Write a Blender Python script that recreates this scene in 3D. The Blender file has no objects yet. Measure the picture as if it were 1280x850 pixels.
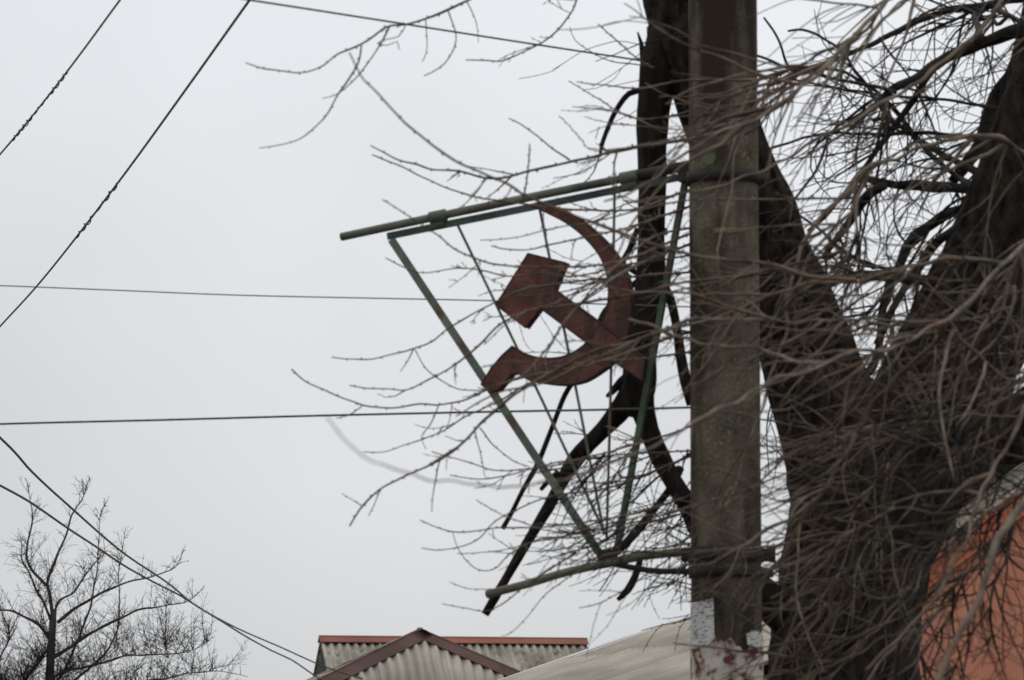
import bpy, math, random
import numpy as np
from mathutils import Vector, noise as mnoise

rad = math.radians
random.seed(7)
rng = np.random.default_rng(11)
sc = bpy.context.scene

# ------------------------------------------------------------------ camera
W0, H0 = 1280.0, 850.0            # pixel frame of the photograph
FPX = 5212.0                      # focal length in those pixels (long lens)
PITCH = rad(6.8)
CAM = np.array([0.0, 0.0, 1.6])
cd = bpy.data.cameras.new('camera')
cam = bpy.data.objects.new('camera', cd)
sc.collection.objects.link(cam)
cam.location = CAM
cam.rotation_euler = (rad(90) + PITCH, 0, 0)
cd.sensor_fit = 'HORIZONTAL'
cd.sensor_width = 36.0
cd.lens = 36.0 * FPX / W0
cd.clip_start = 0.1
cd.clip_end = 3000
cd.dof.use_dof = True
cd.dof.focus_distance = 32.0
cd.dof.aperture_fstop = 7.0
sc.camera = cam
sc.render.resolution_x, sc.render.resolution_y = 1024, 680

# ------------------------------------------------------------------ sky, sun, exposure
SUN_EL, SUN_AZ = rad(52), rad(20)
w = bpy.data.worlds.new('World')
sc.world = w
w.use_nodes = True
nt = w.node_tree
nt.nodes.clear()
out = nt.nodes.new('ShaderNodeOutputWorld')
bg = nt.nodes.new('ShaderNodeBackground')
bg.inputs['Strength'].default_value = 0.1
sky = nt.nodes.new('ShaderNodeTexSky')
sky.sky_type = 'NISHITA'
sky.sun_disc = False
sky.sun_elevation = SUN_EL
sky.sun_rotation = SUN_AZ
sky.dust_density = 3.0
tc = nt.nodes.new('ShaderNodeTexCoord')
sep = nt.nodes.new('ShaderNodeSeparateXYZ')
nt.links.new(tc.outputs['Generated'], sep.inputs[0])
cl = nt.nodes.new('ShaderNodeClamp')
nt.links.new(sep.outputs['Z'], cl.inputs['Value'])
# overcast dome: luminance grows from the horizon to the zenith as (1 + 2 sin h) / 3
ma = nt.nodes.new('ShaderNodeMath'); ma.operation = 'MULTIPLY_ADD'
nt.links.new(cl.outputs[0], ma.inputs[0])
ma.inputs[1].default_value = 2.0
ma.inputs[2].default_value = 1.0
cloud = nt.nodes.new('ShaderNodeTexNoise')
cloud.inputs['Scale'].default_value = 5.0
cloud.inputs['Detail'].default_value = 3.0
nt.links.new(tc.outputs['Generated'], cloud.inputs['Vector'])
cm = nt.nodes.new('ShaderNodeMapRange')
cm.inputs['From Min'].default_value = 0.25; cm.inputs['From Max'].default_value = 0.75
cm.inputs['To Min'].default_value = 5.3; cm.inputs['To Max'].default_value = 6.85
nt.links.new(cloud.outputs['Fac'], cm.inputs['Value'])
mm = nt.nodes.new('ShaderNodeMath'); mm.operation = 'MULTIPLY'
nt.links.new(ma.outputs[0], mm.inputs[0]); nt.links.new(cm.outputs[0], mm.inputs[1])
tint = nt.nodes.new('ShaderNodeVectorMath'); tint.operation = 'SCALE'
tint.inputs[0].default_value = (0.945, 0.967, 1.0)
nt.links.new(mm.outputs[0], tint.inputs['Scale'])
mix = nt.nodes.new('ShaderNodeMix'); mix.data_type = 'RGBA'
mix.inputs['Factor'].default_value = 0.94
nt.links.new(sky.outputs[0], mix.inputs['A'])
nt.links.new(tint.outputs[0], mix.inputs['B'])
nt.links.new(mix.outputs['Result'], bg.inputs['Color'])
nt.links.new(bg.outputs[0], out.inputs['Surface'])

sl = bpy.data.lights.new('sun', 'SUN')
sl.energy = 0.5
sl.angle = rad(40)
sl.color = (1.0, 0.96, 0.9)
so = bpy.data.objects.new('sun', sl)
sc.collection.objects.link(so)
so.rotation_euler = (rad(90) - SUN_EL, 0, rad(180) - SUN_AZ)
so.location = (0, 0, 40)
sc.view_settings.view_transform = 'Standard'
sc.view_settings.look = 'None'
sc.view_settings.exposure = 0.0
sc.view_settings.gamma = 1.0

# ------------------------------------------------------------------ helpers
cP, sP = math.cos(PITCH), math.sin(PITCH)
FWD = np.array([0, cP, sP]); UP = np.array([0, -sP, cP]); RIGHT = np.array([1.0, 0, 0])

def ray(x, y):
    return RIGHT * ((x - W0 / 2) / FPX) + UP * ((H0 / 2 - y) / FPX) + FWD

def at(x, y, Y):
    d = ray(x, y)
    return CAM + d * (Y / d[1])

def on_plane(x, y, p0, n):
    d = ray(x, y)
    t = np.dot(p0 - CAM, n) / np.dot(d, n)
    return CAM + d * t

def unit(v):
    v = np.asarray(v, float)
    return v / max(np.linalg.norm(v), 1e-9)

class MB:
    """collects quads / polygons for ONE mesh object"""
    def __init__(self):
        self.v = []; self.q = []; self.n = 0; self.poly = []
    def add(self, verts, quads):
        verts = np.asarray(verts, float).reshape(-1, 3)
        self.v.append(verts)
        if len(quads): self.q.append(np.asarray(quads, int).reshape(-1, 4) + self.n)
        self.n += len(verts)
    def add_poly(self, verts, polys):
        b = self.n
        self.add(verts, [])
        self.poly += [[i + b for i in p] for p in polys]
    def mesh(self, name, smooth=True):
        V = np.concatenate(self.v) if self.v else np.zeros((0, 3))
        me = bpy.data.meshes.new(name)
        Q = np.concatenate(self.q) if self.q else np.zeros((0, 4), int)
        lens = [4] * len(Q) + [len(p) for p in self.poly]
        loops = np.concatenate([Q.ravel()] + [np.array(p) for p in self.poly]) if (len(Q) or self.poly) else np.zeros(0)
        me.vertices.add(len(V)); me.vertices.foreach_set('co', V.ravel().astype(np.float32))
        me.loops.add(len(loops)); me.loops.foreach_set('vertex_index', loops.astype(np.int32))
        me.polygons.add(len(lens))
        lens = np.array(lens, int)
        me.polygons.foreach_set('loop_start', (np.cumsum(lens) - lens).astype(np.int32))
        me.update(calc_edges=True)
        me.validate()
        if smooth: me.shade_smooth()
        else: me.shade_flat()
        return me

def link(o, parent=None):
    sc.collection.objects.link(o)
    if parent is not None:
        o.parent = parent
        p = parent
        off = np.zeros(3)
        while p is not None:
            off += np.array(p.location); p = p.parent
        o.location = -off
    return o

def obj(name, mb, mat, parent=None, smooth=True, kind=None, label=None):
    me = mb.mesh(name, smooth) if isinstance(mb, MB) else mb
    me.materials.clear(); me.materials.append(mat)
    o = bpy.data.objects.new(name, me)
    link(o, parent)
    if kind: o['kind'] = kind
    if label: o['label'] = label
    return o

def thing(name, label, cat, loc, group=None):
    o = bpy.data.objects.new(name, None)
    o.empty_display_size = 0.2
    o.location = loc
    sc.collection.objects.link(o)
    return tag(o, label, cat, group)

def tag(o, label, cat, group=None):
    o['label'] = label; o['category'] = cat
    if group: o['group'] = group
    return o

def rings(P):
    P = np.asarray(P, float)
    T = np.gradient(P, axis=0)
    T /= np.maximum(np.linalg.norm(T, axis=1, keepdims=True), 1e-9)
    d = np.abs(P[-1] - P[0])
    ref = np.zeros(3); ref[int(np.argmin(d))] = 1
    N = np.cross(T, ref); N /= np.maximum(np.linalg.norm(N, axis=1, keepdims=True), 1e-9)
    B = np.cross(T, N)
    return P, T, N, B

def tube(mb, P, R, k=5, cap0=False):
    """tapered tube through P with radii R, closed to a point at both ends"""
    P, T, N, B = rings(P)
    R = np.broadcast_to(np.asarray(R, float), (len(P),))
    P = np.vstack([P[:1] - T[:1] * R[0] * 0.02, P, P[-1:] + T[-1:] * R[-1] * 0.02])
    N = np.vstack([N[:1], N, N[-1:]]); B = np.vstack([B[:1], B, B[-1:]])
    R = np.concatenate([[1e-5], R, [1e-5]])
    a = np.arange(k) * (2 * math.pi / k)
    V = P[:, None, :] + R[:, None, None] * (np.cos(a)[None, :, None] * N[:, None, :] + np.sin(a)[None, :, None] * B[:, None, :])
    n = len(P)
    i = np.arange(n - 1)[:, None] * k
    j = np.arange(k)[None, :]; j2 = (j + 1) % k
    Q = np.stack([i + j, i + j2, i + k + j2, i + k + j], -1)
    mb.add(V.reshape(-1, 3), Q.reshape(-1, 4))

def smooth_line(P, step):
    """Catmull-Rom resampling"""
    P = np.asarray(P, float)
    if len(P) == 2:
        n = max(2, int(np.linalg.norm(P[1] - P[0]) / step) + 1)
        t = np.linspace(0, 1, n)[:, None]
        return P[0] * (1 - t) + P[1] * t
    E = np.vstack([2 * P[0] - P[1], P, 2 * P[-1] - P[-2]])
    outp = []
    for i in range(1, len(E) - 2):
        p0, p1, p2, p3 = E[i - 1:i + 3]
        n = max(1, int(np.linalg.norm(p2 - p1) / step))
        t = (np.arange(n) / n)[:, None]
        outp.append(0.5 * ((2 * p1) + (-p0 + p2) * t + (2 * p0 - 5 * p1 + 4 * p2 - p3) * t ** 2 + (-p0 + 3 * p1 - 3 * p2 + p3) * t ** 3))
    outp.append(P[-1:])
    return np.vstack(outp)

def box(mb, c, ax, ay, az):
    """box with centre c and half-axis vectors"""
    c, ax, ay, az = [np.asarray(q, float) for q in (c, ax, ay, az)]
    s = [(-1, -1, -1), (1, -1, -1), (1, 1, -1), (-1, 1, -1), (-1, -1, 1), (1, -1, 1), (1, 1, 1), (-1, 1, 1)]
    V = [c + i * ax + j * ay + k * az for i, j, k in s]
    mb.add(V, [(0, 3, 2, 1), (4, 5, 6, 7), (0, 1, 5, 4), (1, 2, 6, 5), (2, 3, 7, 6), (3, 0, 4, 7)])

def prism(mb, pts, n, t0, t1):
    """polygon pts (3-D, planar) extruded along n from t0 to t1"""
    pts = np.asarray(pts, float); n = np.asarray(n, float); m = len(pts)
    V = np.vstack([pts + n * t0, pts + n * t1])
    sides = [(i, (i + 1) % m, m + (i + 1) % m, m + i) for i in range(m)]
    mb.add_poly(V, [list(range(m))[::-1], [m + i for i in range(m)]] + [list(s) for s in sides])

# ------------------------------------------------------------------ materials
def mat(name, c1, c2=None, scale=8.0, rough=0.85, bump=0.0, bscale=None, detail=6.0, lo=0.35, hi=0.65,
        c3=None, s3=3.0, t3=(0.55, 0.7), metallic=0.0, stretch=(1, 1, 1), spec=0.3, bdist=0.01, streak=None):
    m = bpy.data.materials.new(name); m.use_nodes = True
    t = m.node_tree; b = t.nodes['Principled BSDF']
    b.inputs['Roughness'].default_value = rough
    b.inputs['Metallic'].default_value = metallic
    b.inputs['Specular IOR Level'].default_value = spec
    co = t.nodes.new('ShaderNodeTexCoord')
    mp = t.nodes.new('ShaderNodeMapping'); mp.inputs['Scale'].default_value = stretch
    t.links.new(co.outputs['Object'], mp.inputs[0])
    def noi(s, d, seed=0.0):
        n = t.nodes.new('ShaderNodeTexNoise')
        n.noise_dimensions = '4D'
        n.inputs['W'].default_value = seed
        n.inputs['Scale'].default_value = s; n.inputs['Detail'].default_value = d
        t.links.new(mp.outputs[0], n.inputs['Vector'])
        return n
    def ramp(n, a, z):
        r = t.nodes.new('ShaderNodeMapRange')
        r.inputs['From Min'].default_value = a; r.inputs['From Max'].default_value = z
        t.links.new(n.outputs['Fac'], r.inputs['Value'])
        return r
    col = None
    if c2 is not None:
        mx = t.nodes.new('ShaderNodeMix'); mx.data_type = 'RGBA'
        mx.inputs['A'].default_value = (*c1, 1); mx.inputs['B'].default_value = (*c2, 1)
        t.links.new(ramp(noi(scale, detail), lo, hi).outputs[0], mx.inputs['Factor'])
        col = mx
        if c3 is not None:
            m3 = t.nodes.new('ShaderNodeMix'); m3.data_type = 'RGBA'
            t.links.new(mx.outputs['Result'], m3.inputs['A']); m3.inputs['B'].default_value = (*c3, 1)
            t.links.new(ramp(noi(s3, 5, 3.3), *t3).outputs[0], m3.inputs['Factor'])
            col = m3
        if streak is not None:
            c4, sxy, sz, a4, b4 = streak
            mp4 = t.nodes.new('ShaderNodeMapping'); mp4.inputs['Scale'].default_value = (sxy, sxy, sz)
            t.links.new(co.outputs['Object'], mp4.inputs[0])
            n4 = noi(1.0, 6, 7.7); t.links.new(mp4.outputs[0], n4.inputs['Vector'])
            m4 = t.nodes.new('ShaderNodeMix'); m4.data_type = 'RGBA'
            t.links.new(col.outputs['Result'], m4.inputs['A']); m4.inputs['B'].default_value = (*c4, 1)
            t.links.new(ramp(n4, a4, b4).outputs[0], m4.inputs['Factor'])
            col = m4
        t.links.new(col.outputs['Result'], b.inputs['Base Color'])
    else:
        b.inputs['Base Color'].default_value = (*c1, 1)
    if bump:
        bp = t.nodes.new('ShaderNodeBump'); bp.inputs['Strength'].default_value = bump
        bp.inputs['Distance'].default_value = bdist
        t.links.new(noi(bscale or scale * 3, 8, 1.7).outputs['Fac'], bp.inputs['Height'])
        t.links.new(bp.outputs[0], b.inputs['Normal'])
    return m

M = {}
M['bark'] = mat('dark_bark', (0.004, 0.0036, 0.0033), (0.036, 0.027, 0.020), 22, 0.95, 1.0, 22, stretch=(1, 1, 0.45), spec=0.1, bdist=0.05)
M['dead'] = mat('dead_bark', (0.007, 0.006, 0.0055), (0.026, 0.021, 0.018), 20, 0.95, 0.8, 30, stretch=(1, 1, 0.4), spec=0.1)
M['twig'] = mat('twig_bark', (0.038, 0.029, 0.022), (0.150, 0.120, 0.090), 9, 0.85, 0.4, 60, c3=(0.12, 0.068, 0.042), s3=4, t3=(0.5, 0.75), spec=0.2)
M['twig_mid'] = mat('brown_twig_bark', (0.020, 0.016, 0.014), (0.06, 0.048, 0.040), 7, 0.9, c3=(0.055, 0.030, 0.022), s3=4, t3=(0.5, 0.75), spec=0.15)
M['twig_dark'] = mat('dark_twig_bark', (0.012, 0.011, 0.010), (0.04, 0.034, 0.029), 9, 0.9, spec=0.15)
M['far_bark'] = mat('hazed_bark', (0.032, 0.031, 0.033), (0.065, 0.06, 0.058), 6, 0.9, spec=0.1)  # bark colour greyed and lightened to paint in distance haze
M['concrete'] = mat('weathered_concrete', (0.042, 0.036, 0.028), (0.135, 0.115, 0.086), 7, 0.95, 1.0, 60, c3=(0.20, 0.16, 0.09), s3=75, t3=(0.55, 0.72), spec=0.15, lo=0.3, hi=0.7, bdist=0.006, streak=((0.026, 0.019, 0.013), 8, 1.6, 0.45, 0.62))
M['steel'] = mat('black_rusty_steel', (0.010, 0.009, 0.0085), (0.032, 0.021, 0.016), 12, 0.8, 0.3, 60)
M['shaded_green'] = mat('shaded_green_paint', (0.018, 0.022, 0.02), (0.04, 0.06, 0.048), 7, 0.6, 0.3, 60)  # green darkened to paint in the shade under the top bar
M['midgreen'] = mat('dull_green_paint', (0.028, 0.052, 0.034), (0.06, 0.095, 0.06), 8, 0.7, 0.3, 60, c3=(0.05, 0.03, 0.022), s3=6, t3=(0.5, 0.62))
M['green'] = mat('worn_green_paint', (0.06, 0.085, 0.062), (0.115, 0.145, 0.11), 9, 0.6, 0.3, 60, c3=(0.075, 0.045, 0.03), s3=7, t3=(0.52, 0.62))
M['greenpipe'] = mat('weathered_green_pipe_paint', (0.045, 0.052, 0.038), (0.11, 0.122, 0.092), 7, 0.65, 0.4, 50, c3=(0.08, 0.05, 0.04), s3=3.5, t3=(0.52, 0.68))
M['rust'] = mat('rusted_red_paint', (0.034, 0.015, 0.0115), (0.120, 0.043, 0.029), 10, 0.75, 0.7, 50, c3=(0.17, 0.028, 0.026), s3=7, t3=(0.58, 0.72), streak=((0.045, 0.020, 0.015), 26, 5, 0.52, 0.62))
M['asbestos'] = mat('weathered_fibre_cement', (0.235, 0.208, 0.172), (0.345, 0.312, 0.262), 1.6, 0.95, 0.3, 30, c3=(0.19, 0.175, 0.15), s3=1.1, t3=(0.55, 0.75), stretch=(1, 1, 0.6), spec=0.1)
M['asbestos_old'] = mat('stained_fibre_cement', (0.19, 0.172, 0.14), (0.31, 0.29, 0.24), 1.8, 0.95, 0.3, 30, c3=(0.13, 0.115, 0.10), s3=2.2, t3=(0.5, 0.72), spec=0.1, streak=((0.10, 0.085, 0.065), 9, 1.0, 0.5, 0.72))
M['brown'] = mat('brown_painted_metal', (0.050, 0.026, 0.021), (0.085, 0.045, 0.037), 2.5, 0.85, 0.2, 20)
M['redcap'] = mat('red_painted_metal', (0.14, 0.048, 0.030), (0.20, 0.078, 0.048), 1.5, 0.85, 0.2, 12, c3=(0.20, 0.10, 0.06), s3=1.0)
M['greycap'] = mat('grey_galvanised_metal', (0.30, 0.31, 0.32), (0.40, 0.41, 0.42), 3, 0.5, 0.1, 20)
M['orange'] = mat('terracotta_painted_metal', (0.42, 0.165, 0.100), (0.49, 0.205, 0.13), 1.2, 0.55, 0.1, 10, streak=((0.36, 0.14, 0.09), 5, 0.6, 0.5, 0.8))
M['orangetrim'] = mat('dark_terracotta_trim', (0.30, 0.085, 0.04), (0.36, 0.11, 0.055), 2, 0.5)
M['plaster'] = mat('pale_plaster', (0.42, 0.39, 0.31), (0.52, 0.48, 0.40), 1.5, 0.95, 0.2, 15)
M['darkwall'] = mat('dark_tarred_boards', (0.012, 0.014, 0.018), (0.03, 0.032, 0.036), 4, 0.8)
M['wire'] = mat('black_cable_sheath', (0.015, 0.017, 0.02), (0.03, 0.033, 0.037), 20, 0.6)
M['thinwire'] = mat('grey_bare_wire', (0.06, 0.06, 0.065), (0.10, 0.10, 0.11), 20, 0.5, metallic=0.3)
M['ground'] = mat('trodden_earth', (0.10, 0.085, 0.065), (0.16, 0.14, 0.11), 0.4, 0.95, 0.5, 6)
M['asphalt'] = mat('worn_asphalt', (0.045, 0.045, 0.046), (0.065, 0.064, 0.062), 0.8, 0.9, 0.4, 40)
M['white'] = mat('old_whitewash', (0.45, 0.42, 0.37), (0.30, 0.27, 0.22), 14, 0.95, 0.4, 60, c3=(0.10, 0.03, 0.03), s3=22, t3=(0.48, 0.6))
M['greenmark'] = mat('green_paint_smear', (0.065, 0.115, 0.045), (0.07, 0.07, 0.042), 28, 0.8)
M['yellowmark'] = mat('ochre_paint_smear', (0.16, 0.14, 0.055), (0.08, 0.068, 0.04), 34, 0.8)
M['moss'] = mat('rusty_lichen', (0.11, 0.045, 0.02), (0.05, 0.03, 0.02), 20, 0.9)

def paper_material():
    m = mat('printed_paper', (0.52, 0.52, 0.51), (0.44, 0.43, 0.42), 9, 0.9)
    t = m.node_tree; b = t.nodes['Principled BSDF']
    src = b.inputs['Base Color'].links[0].from_socket
    co = t.nodes.new('ShaderNodeTexCoord')
    mp = t.nodes.new('ShaderNodeMapping'); mp.inputs['Scale'].default_value = (38, 38, 105)
    t.links.new(co.outputs['Object'], mp.inputs[0])
    n = t.nodes.new('ShaderNodeTexNoise'); n.inputs['Scale'].default_value = 1.0; n.inputs['Detail'].default_value = 1.0
    t.links.new(mp.outputs[0], n.inputs['Vector'])
    r = t.nodes.new('ShaderNodeMapRange')
    r.inputs['From Min'].default_value = 0.54; r.inputs['From Max'].default_value = 0.60
    t.links.new(n.outputs['Fac'], r.inputs['Value'])
    mu = t.nodes.new('ShaderNodeMath'); mu.operation = 'MULTIPLY'
    t.links.new(r.outputs[0], mu.inputs[0]); mu.inputs[1].default_value = 0.75
    mx = t.nodes.new('ShaderNodeMix'); mx.data_type = 'RGBA'
    t.links.new(mu.outputs[0], mx.inputs['Factor'])
    t.links.new(src, mx.inputs['A']); mx.inputs['B'].default_value = (0.10, 0.10, 0.11, 1)
    t.links.new(mx.outputs['Result'], b.inputs['Base Color'])
    return m
M['paper'] = paper_material()

# ------------------------------------------------------------------ ground and road
def sheet_xy(name, x0, x1, y0, y1, z, m, kind='structure'):
    mb = MB()
    mb.add([(x0, y0, z), (x1, y0, z), (x1, y1, z), (x0, y1, z)], [(0, 1, 2, 3)])
    return obj(name, mb, m, None, False, kind)
sheet_xy('ground', -900, 900, -300, 1800, 0.0, M['ground'])
sheet_xy('road', -900, 900, 2.0, 11.0, 0.004, M['asphalt'])
sheet_xy('pavement', -900, 900, 11.3, 14.2, 0.11, M['concrete'])
kb = MB(); box(kb, (0, 11.15, 0.06), (900, 0, 0), (0, 0.147, 0), (0, 0, 0.07))
obj('kerb', kb, M['concrete'], None, False, 'structure')

# ------------------------------------------------------------------ concrete pole
D = 17.7
PB = at(906, 425, D); PX = PB[0]
def pole_r(z): return 0.1525 - 0.0009 * z
POLE = thing('utility_pole', 'round weathered concrete pole carrying the hammer and sickle sign', 'pole', (PX, D, 0))
mb = MB()
zs = np.linspace(-0.6, 9.2, 300)
k = 48
a = np.arange(k) * 2 * math.pi / k
V = []
for z in zs:
    r = pole_r(z) + np.array([0.0022 * mnoise.noise((math.cos(t) * 3, math.sin(t) * 3, z * 3)) + 0.0014 * mnoise.noise((math.cos(t) * 9, math.sin(t) * 9, z * 14)) for t in a])
    V.append(np.stack([PX + r * np.cos(a), D + r * np.sin(a), np.full(k, z)], -1))
V = np.concatenate(V)
i = np.arange(len(zs) - 1)[:, None] * k; j = np.arange(k)[None]; j2 = (j + 1) % k
mb.add(V, np.stack([i + j, i + j2, i + k + j2, i + k + j], -1).reshape(-1, 4))
mb.poly.append([(len(zs) - 1) * k + q for q in range(k)])
obj('shaft', mb, M['concrete'], POLE)

def pole_z(y):  # height on the pole front for a photo row
    return at(906, y, D - 0.14)[2]
def pole_patch(mb, pts, off, sub=10):
    """curved patch on the pole front: pts = outline (x px, y px) convex, strip filled between left and right borders"""
    ys = [p[1] for p in pts]
    rows = np.linspace(min(ys), max(ys), sub)
    V = []; cols = 9
    for y in rows:
        xs = []
        for q in range(len(pts)):
            (x1, y1), (x2, y2) = pts[q], pts[(q + 1) % len(pts)]
            if (y1 - y) * (y2 - y) <= 0 and y1 != y2:
                xs.append(x1 + (x2 - x1) * (y - y1) / (y2 - y1))
        xa, xb = min(xs), max(xs)
        z = pole_z(y)
        for x in np.linspace(xa, xb, cols):
            r = pole_r(z) + off
            sx = max(-0.985, min(0.985, (x - 906.5) / 44.5))
            t = math.asin(sx)
            V.append((PX + r * math.sin(t), D - r * math.cos(t), z))
    Q = [(r * cols + c, r * cols + c + 1, (r + 1) * cols + c + 1, (r + 1) * cols + c) for r in range(sub - 1) for c in range(cols - 1)]
    mb.add(V, Q)
    # thickness: an inner layer and the rim
    n0 = mb.n
    mb.add([(PX + (v[0] - PX) * 0.985, D + (v[1] - D) * 0.985, v[2]) for v in V], [tuple(reversed(q)) for q in Q])
    loop = list(range(cols)) + [r * cols + cols - 1 for r in range(1, sub)] + [(sub - 1) * cols + c for c in range(cols - 2, -1, -1)] + [r * cols for r in range(sub - 2, 0, -1)]
    b0 = n0 - len(V)
    mb.add(np.zeros((0, 3)), [])
    for q in range(len(loop)):
        u, v2 = loop[q], loop[(q + 1) % len(loop)]
        mb.poly.append([b0 + u, n0 + u, n0 + v2, b0 + v2])

def jag(x0, x1, y0, y1, amp, seed):
    r = random.Random(seed); p = []
    for q in range(7): p.append((x0 + (x1 - x0) * q / 6, y0 + r.uniform(-amp, amp)))
    for q in range(1, 4): p.append((x1, y0 + (y1 - y0) * q / 4))
    for q in range(7): p.append((x1 + (x0 - x1) * q / 6, y1 + r.uniform(-amp, amp)))
    return p
mb = MB()
V = []; Q = []; cols_, rows_ = 60, 26
for c in range(cols_):
    t = rad(-105 + 210 * c / (cols_ - 1))
    yt = 800 + 7 * math.sin(t * 2.3 + 0.6) + 9 * mnoise.noise((t * 2.2, 0.3, 1.7)) + 7 * mnoise.noise((t * 7, 4.3, 0.7)) + 4 * mnoise.noise((t * 19, 2.3, 0.7))
    z1 = pole_z(yt); z0 = 0.4
    for r_ in range(rows_):
        z = z0 + (z1 - z0) * r_ / (rows_ - 1); rr = pole_r(z) + (0.0042 if r_ < rows_ - 1 else 0.0015)
        V.append((PX + rr * math.sin(t), D - rr * math.cos(t), z))
for c in range(cols_ - 1):
    for r_ in range(rows_ - 1):
        A = c * rows_ + r_; B = A + rows_
        Q.append((A, B, B + 1, A + 1))
mb.add(V, Q)
obj('whitewash_coat', mb, M['white'], POLE, label='peeling whitewash with dark red paint traces on the pole foot')
mb = MB(); pole_patch(mb, [(877, 199), (881, 193), (890, 190), (895, 197), (892, 205), (884, 207)], 0.005)
obj('paint_smear', mb, M['greenmark'], POLE)
mb = MB(); pole_patch(mb, [(889, 287), (905, 284), (925, 285), (926, 290), (906, 291), (892, 292)], 0.005)
obj('paint_smear', mb, M['yellowmark'], POLE)

def clamp(y, h, off, ears):
    z = pole_z(y); mb = MB()
    r = pole_r(z)
    n = 40; V = []
    for q in range(n):
        t = q * 2 * math.pi / n
        for rr, zz in ((r + 0.001, -h), (r + off, -h), (r + off, h), (r + 0.001, h)):
            V.append((PX + rr * math.cos(t), D + rr * math.sin(t), z + zz))
    Q = []
    for q in range(n):
        p, s = q * 4, ((q + 1) % n) * 4
        for c in range(4): Q.append((p + c, s + c, s + (c + 1) % 4, p + (c + 1) % 4))
    mb.add(V, Q)
    for sx, L in ears:
        box(mb, (PX + sx * (r + L / 2), D + 0.01, z), (L / 2 + 0.01, 0, 0), (0, 0.02, 0), (0, 0, h * 0.9))
    return obj('clamp_band', mb, M['steel'], POLE)
clamp(691, 0.030, 0.012, [(-1, 0.03), (1, 0.05)])
clamp(713, 0.022, 0.010, [(1, 0.04)])
clamp(217, 0.026, 0.012, [(1, 0.04)])

# paper glued to the pole: things of their own
mb = MB(); pole_patch(mb, [(863.4, 752), (889, 748), (890, 799), (882, 808), (863.4, 812)], 0.0085, 16)
tag(obj('paper_notice', mb, M['paper'], None), 'white printed paper notice glued to the concrete pole', 'notice')
mb = MB(); pole_patch(mb, [(928, 792), (936, 787), (948, 790), (950, 800), (949, 811), (929, 806)], 0.0085, 10)
tag(obj('torn_paper', mb, M['paper'], None), 'small torn scrap of blank paper stuck on the pole', 'paper scrap')

# ------------------------------------------------------------------ hammer and sickle pennant sign
YAW = rad(22)
SD = np.array([-math.cos(YAW), math.sin(YAW), 0.0])          # along the pennant, away from the pole
SN = np.array([-math.sin(YAW), -math.cos(YAW), 0.0])         # its face, towards the street
SP0 = np.array([PX, D, 0.0])
def sg(x, y, off=0.0):
    return on_plane(x, y, SP0, SN) + SN * off
M_PX = D / FPX
SIGN = thing('emblem_sign', 'rusty red hammer and sickle in green triangular pennant frame on the pole', 'sign', tuple(sg(862, 425)))

def pipe(name, pts, r, m, k=20, off=0.0, ends=True, lbl=None):
    mb = MB()
    P = smooth_line([sg(x, y, off) for x, y in pts], 0.03)
    P = P + np.array([[0.0008 * mnoise.noise(tuple(p * 9)) for _ in range(3)] for p in P])
    tube(mb, P, r, k)
    return obj(name, mb, m, SIGN, label=lbl)
up = pipe('upper_pipe', [(427, 296), (545, 271), (670, 245), (795, 220), (872, 205)], 0.0185, M['greenpipe'])
for (xa, ya), (xb, yb) in (((538, 272.7), (557, 268.8)), ((776, 223.8), (798, 219.4))):
    mb = MB(); tube(mb, smooth_line([sg(xa, ya), sg(xb, yb)], 0.012), 0.0285, 20)
    q0, q1 = sg(xa, ya), sg(xb, yb); c = (q0 + q1) / 2
    box(mb, c - np.array([0, 0, 0.032]), (q1 - q0) * 0.42, SN * 0.012, np.array([0, 0, 0.022]))
    obj('pipe_collar', mb, M['greenpipe'], SIGN)
mb = MB(); tube(mb, [sg(426.4, 296.1), sg(428.5, 295.7)], 0.0165, 20)
obj('pipe_mouth', mb, M['steel'], up)

def angle_bar(name, p, q, wdt, th, flip=1, m='green'):
    """L-section steel bar from pixel p to q"""
    A, B = sg(*p), sg(*q); d = unit(B - A); n = SN; s = unit(np.cross(d, n)) * flip
    mb = MB(); c = (A + B) / 2; h = np.linalg.norm(B - A) / 2
    box(mb, c, d * h, s * wdt / 2, n * th / 2)
    box(mb, c + s * (wdt / 2 - th / 2) - n * (wdt * 0.42 + th / 2), d * (h - 0.001), s * th / 2, n * wdt * 0.42)
    return obj(name, mb, M[m], SIGN, False)
angle_bar('top_bar', (484, 295.5), (862, 219), 0.032, 0.005, -1, 'shaded_green')  # shadowed inside of the L-section is put into the bar's darker colour
pipe('bracket_sleeve', [(799, 219.2), (835, 212), (872, 204.8)], 0.0235, M['steel'])
angle_bar('left_bar', (489, 299), (753, 697), 0.036, 0.005, 1)
angle_bar('right_bar', (856, 224), (769, 693), 0.025, 0.005, -1, 'midgreen')
for p, q in (((570, 281), (752, 662)), ((672, 259), (753, 668)), ((766, 240), (756, 672))):
    mb = MB(); tube(mb, smooth_line([sg(*p, -0.022), sg((p[0] + q[0]) / 2 + 0.8, (p[1] + q[1]) / 2, -0.022), sg(*q, -0.022)], 0.05), 0.0062, 10)
    obj('stay_rod', mb, M['green'], SIGN)
lp = pipe('lower_pipe', [(609, 743), (655, 731), (700, 717.5), (735, 709), (762, 704), (805, 695), (872, 688)], 0.0185, M['greenpipe'])
mb = MB(); tube(mb, [sg(608.3, 743.2), sg(610.2, 742.7)], 0.0165, 20); obj('pipe_mouth', mb, M['steel'], lp)
pipe('brace_pipe', [(768, 705), (812, 713), (872, 715)], 0.013, M['steel'])
mb = MB(); box(mb, sg(760, 697, 0.006), SD * 0.045, SN * 0.004, np.array([0, 0, 0.035])); obj('gusset_plate', mb, M['steel'], SIGN, False)
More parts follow.
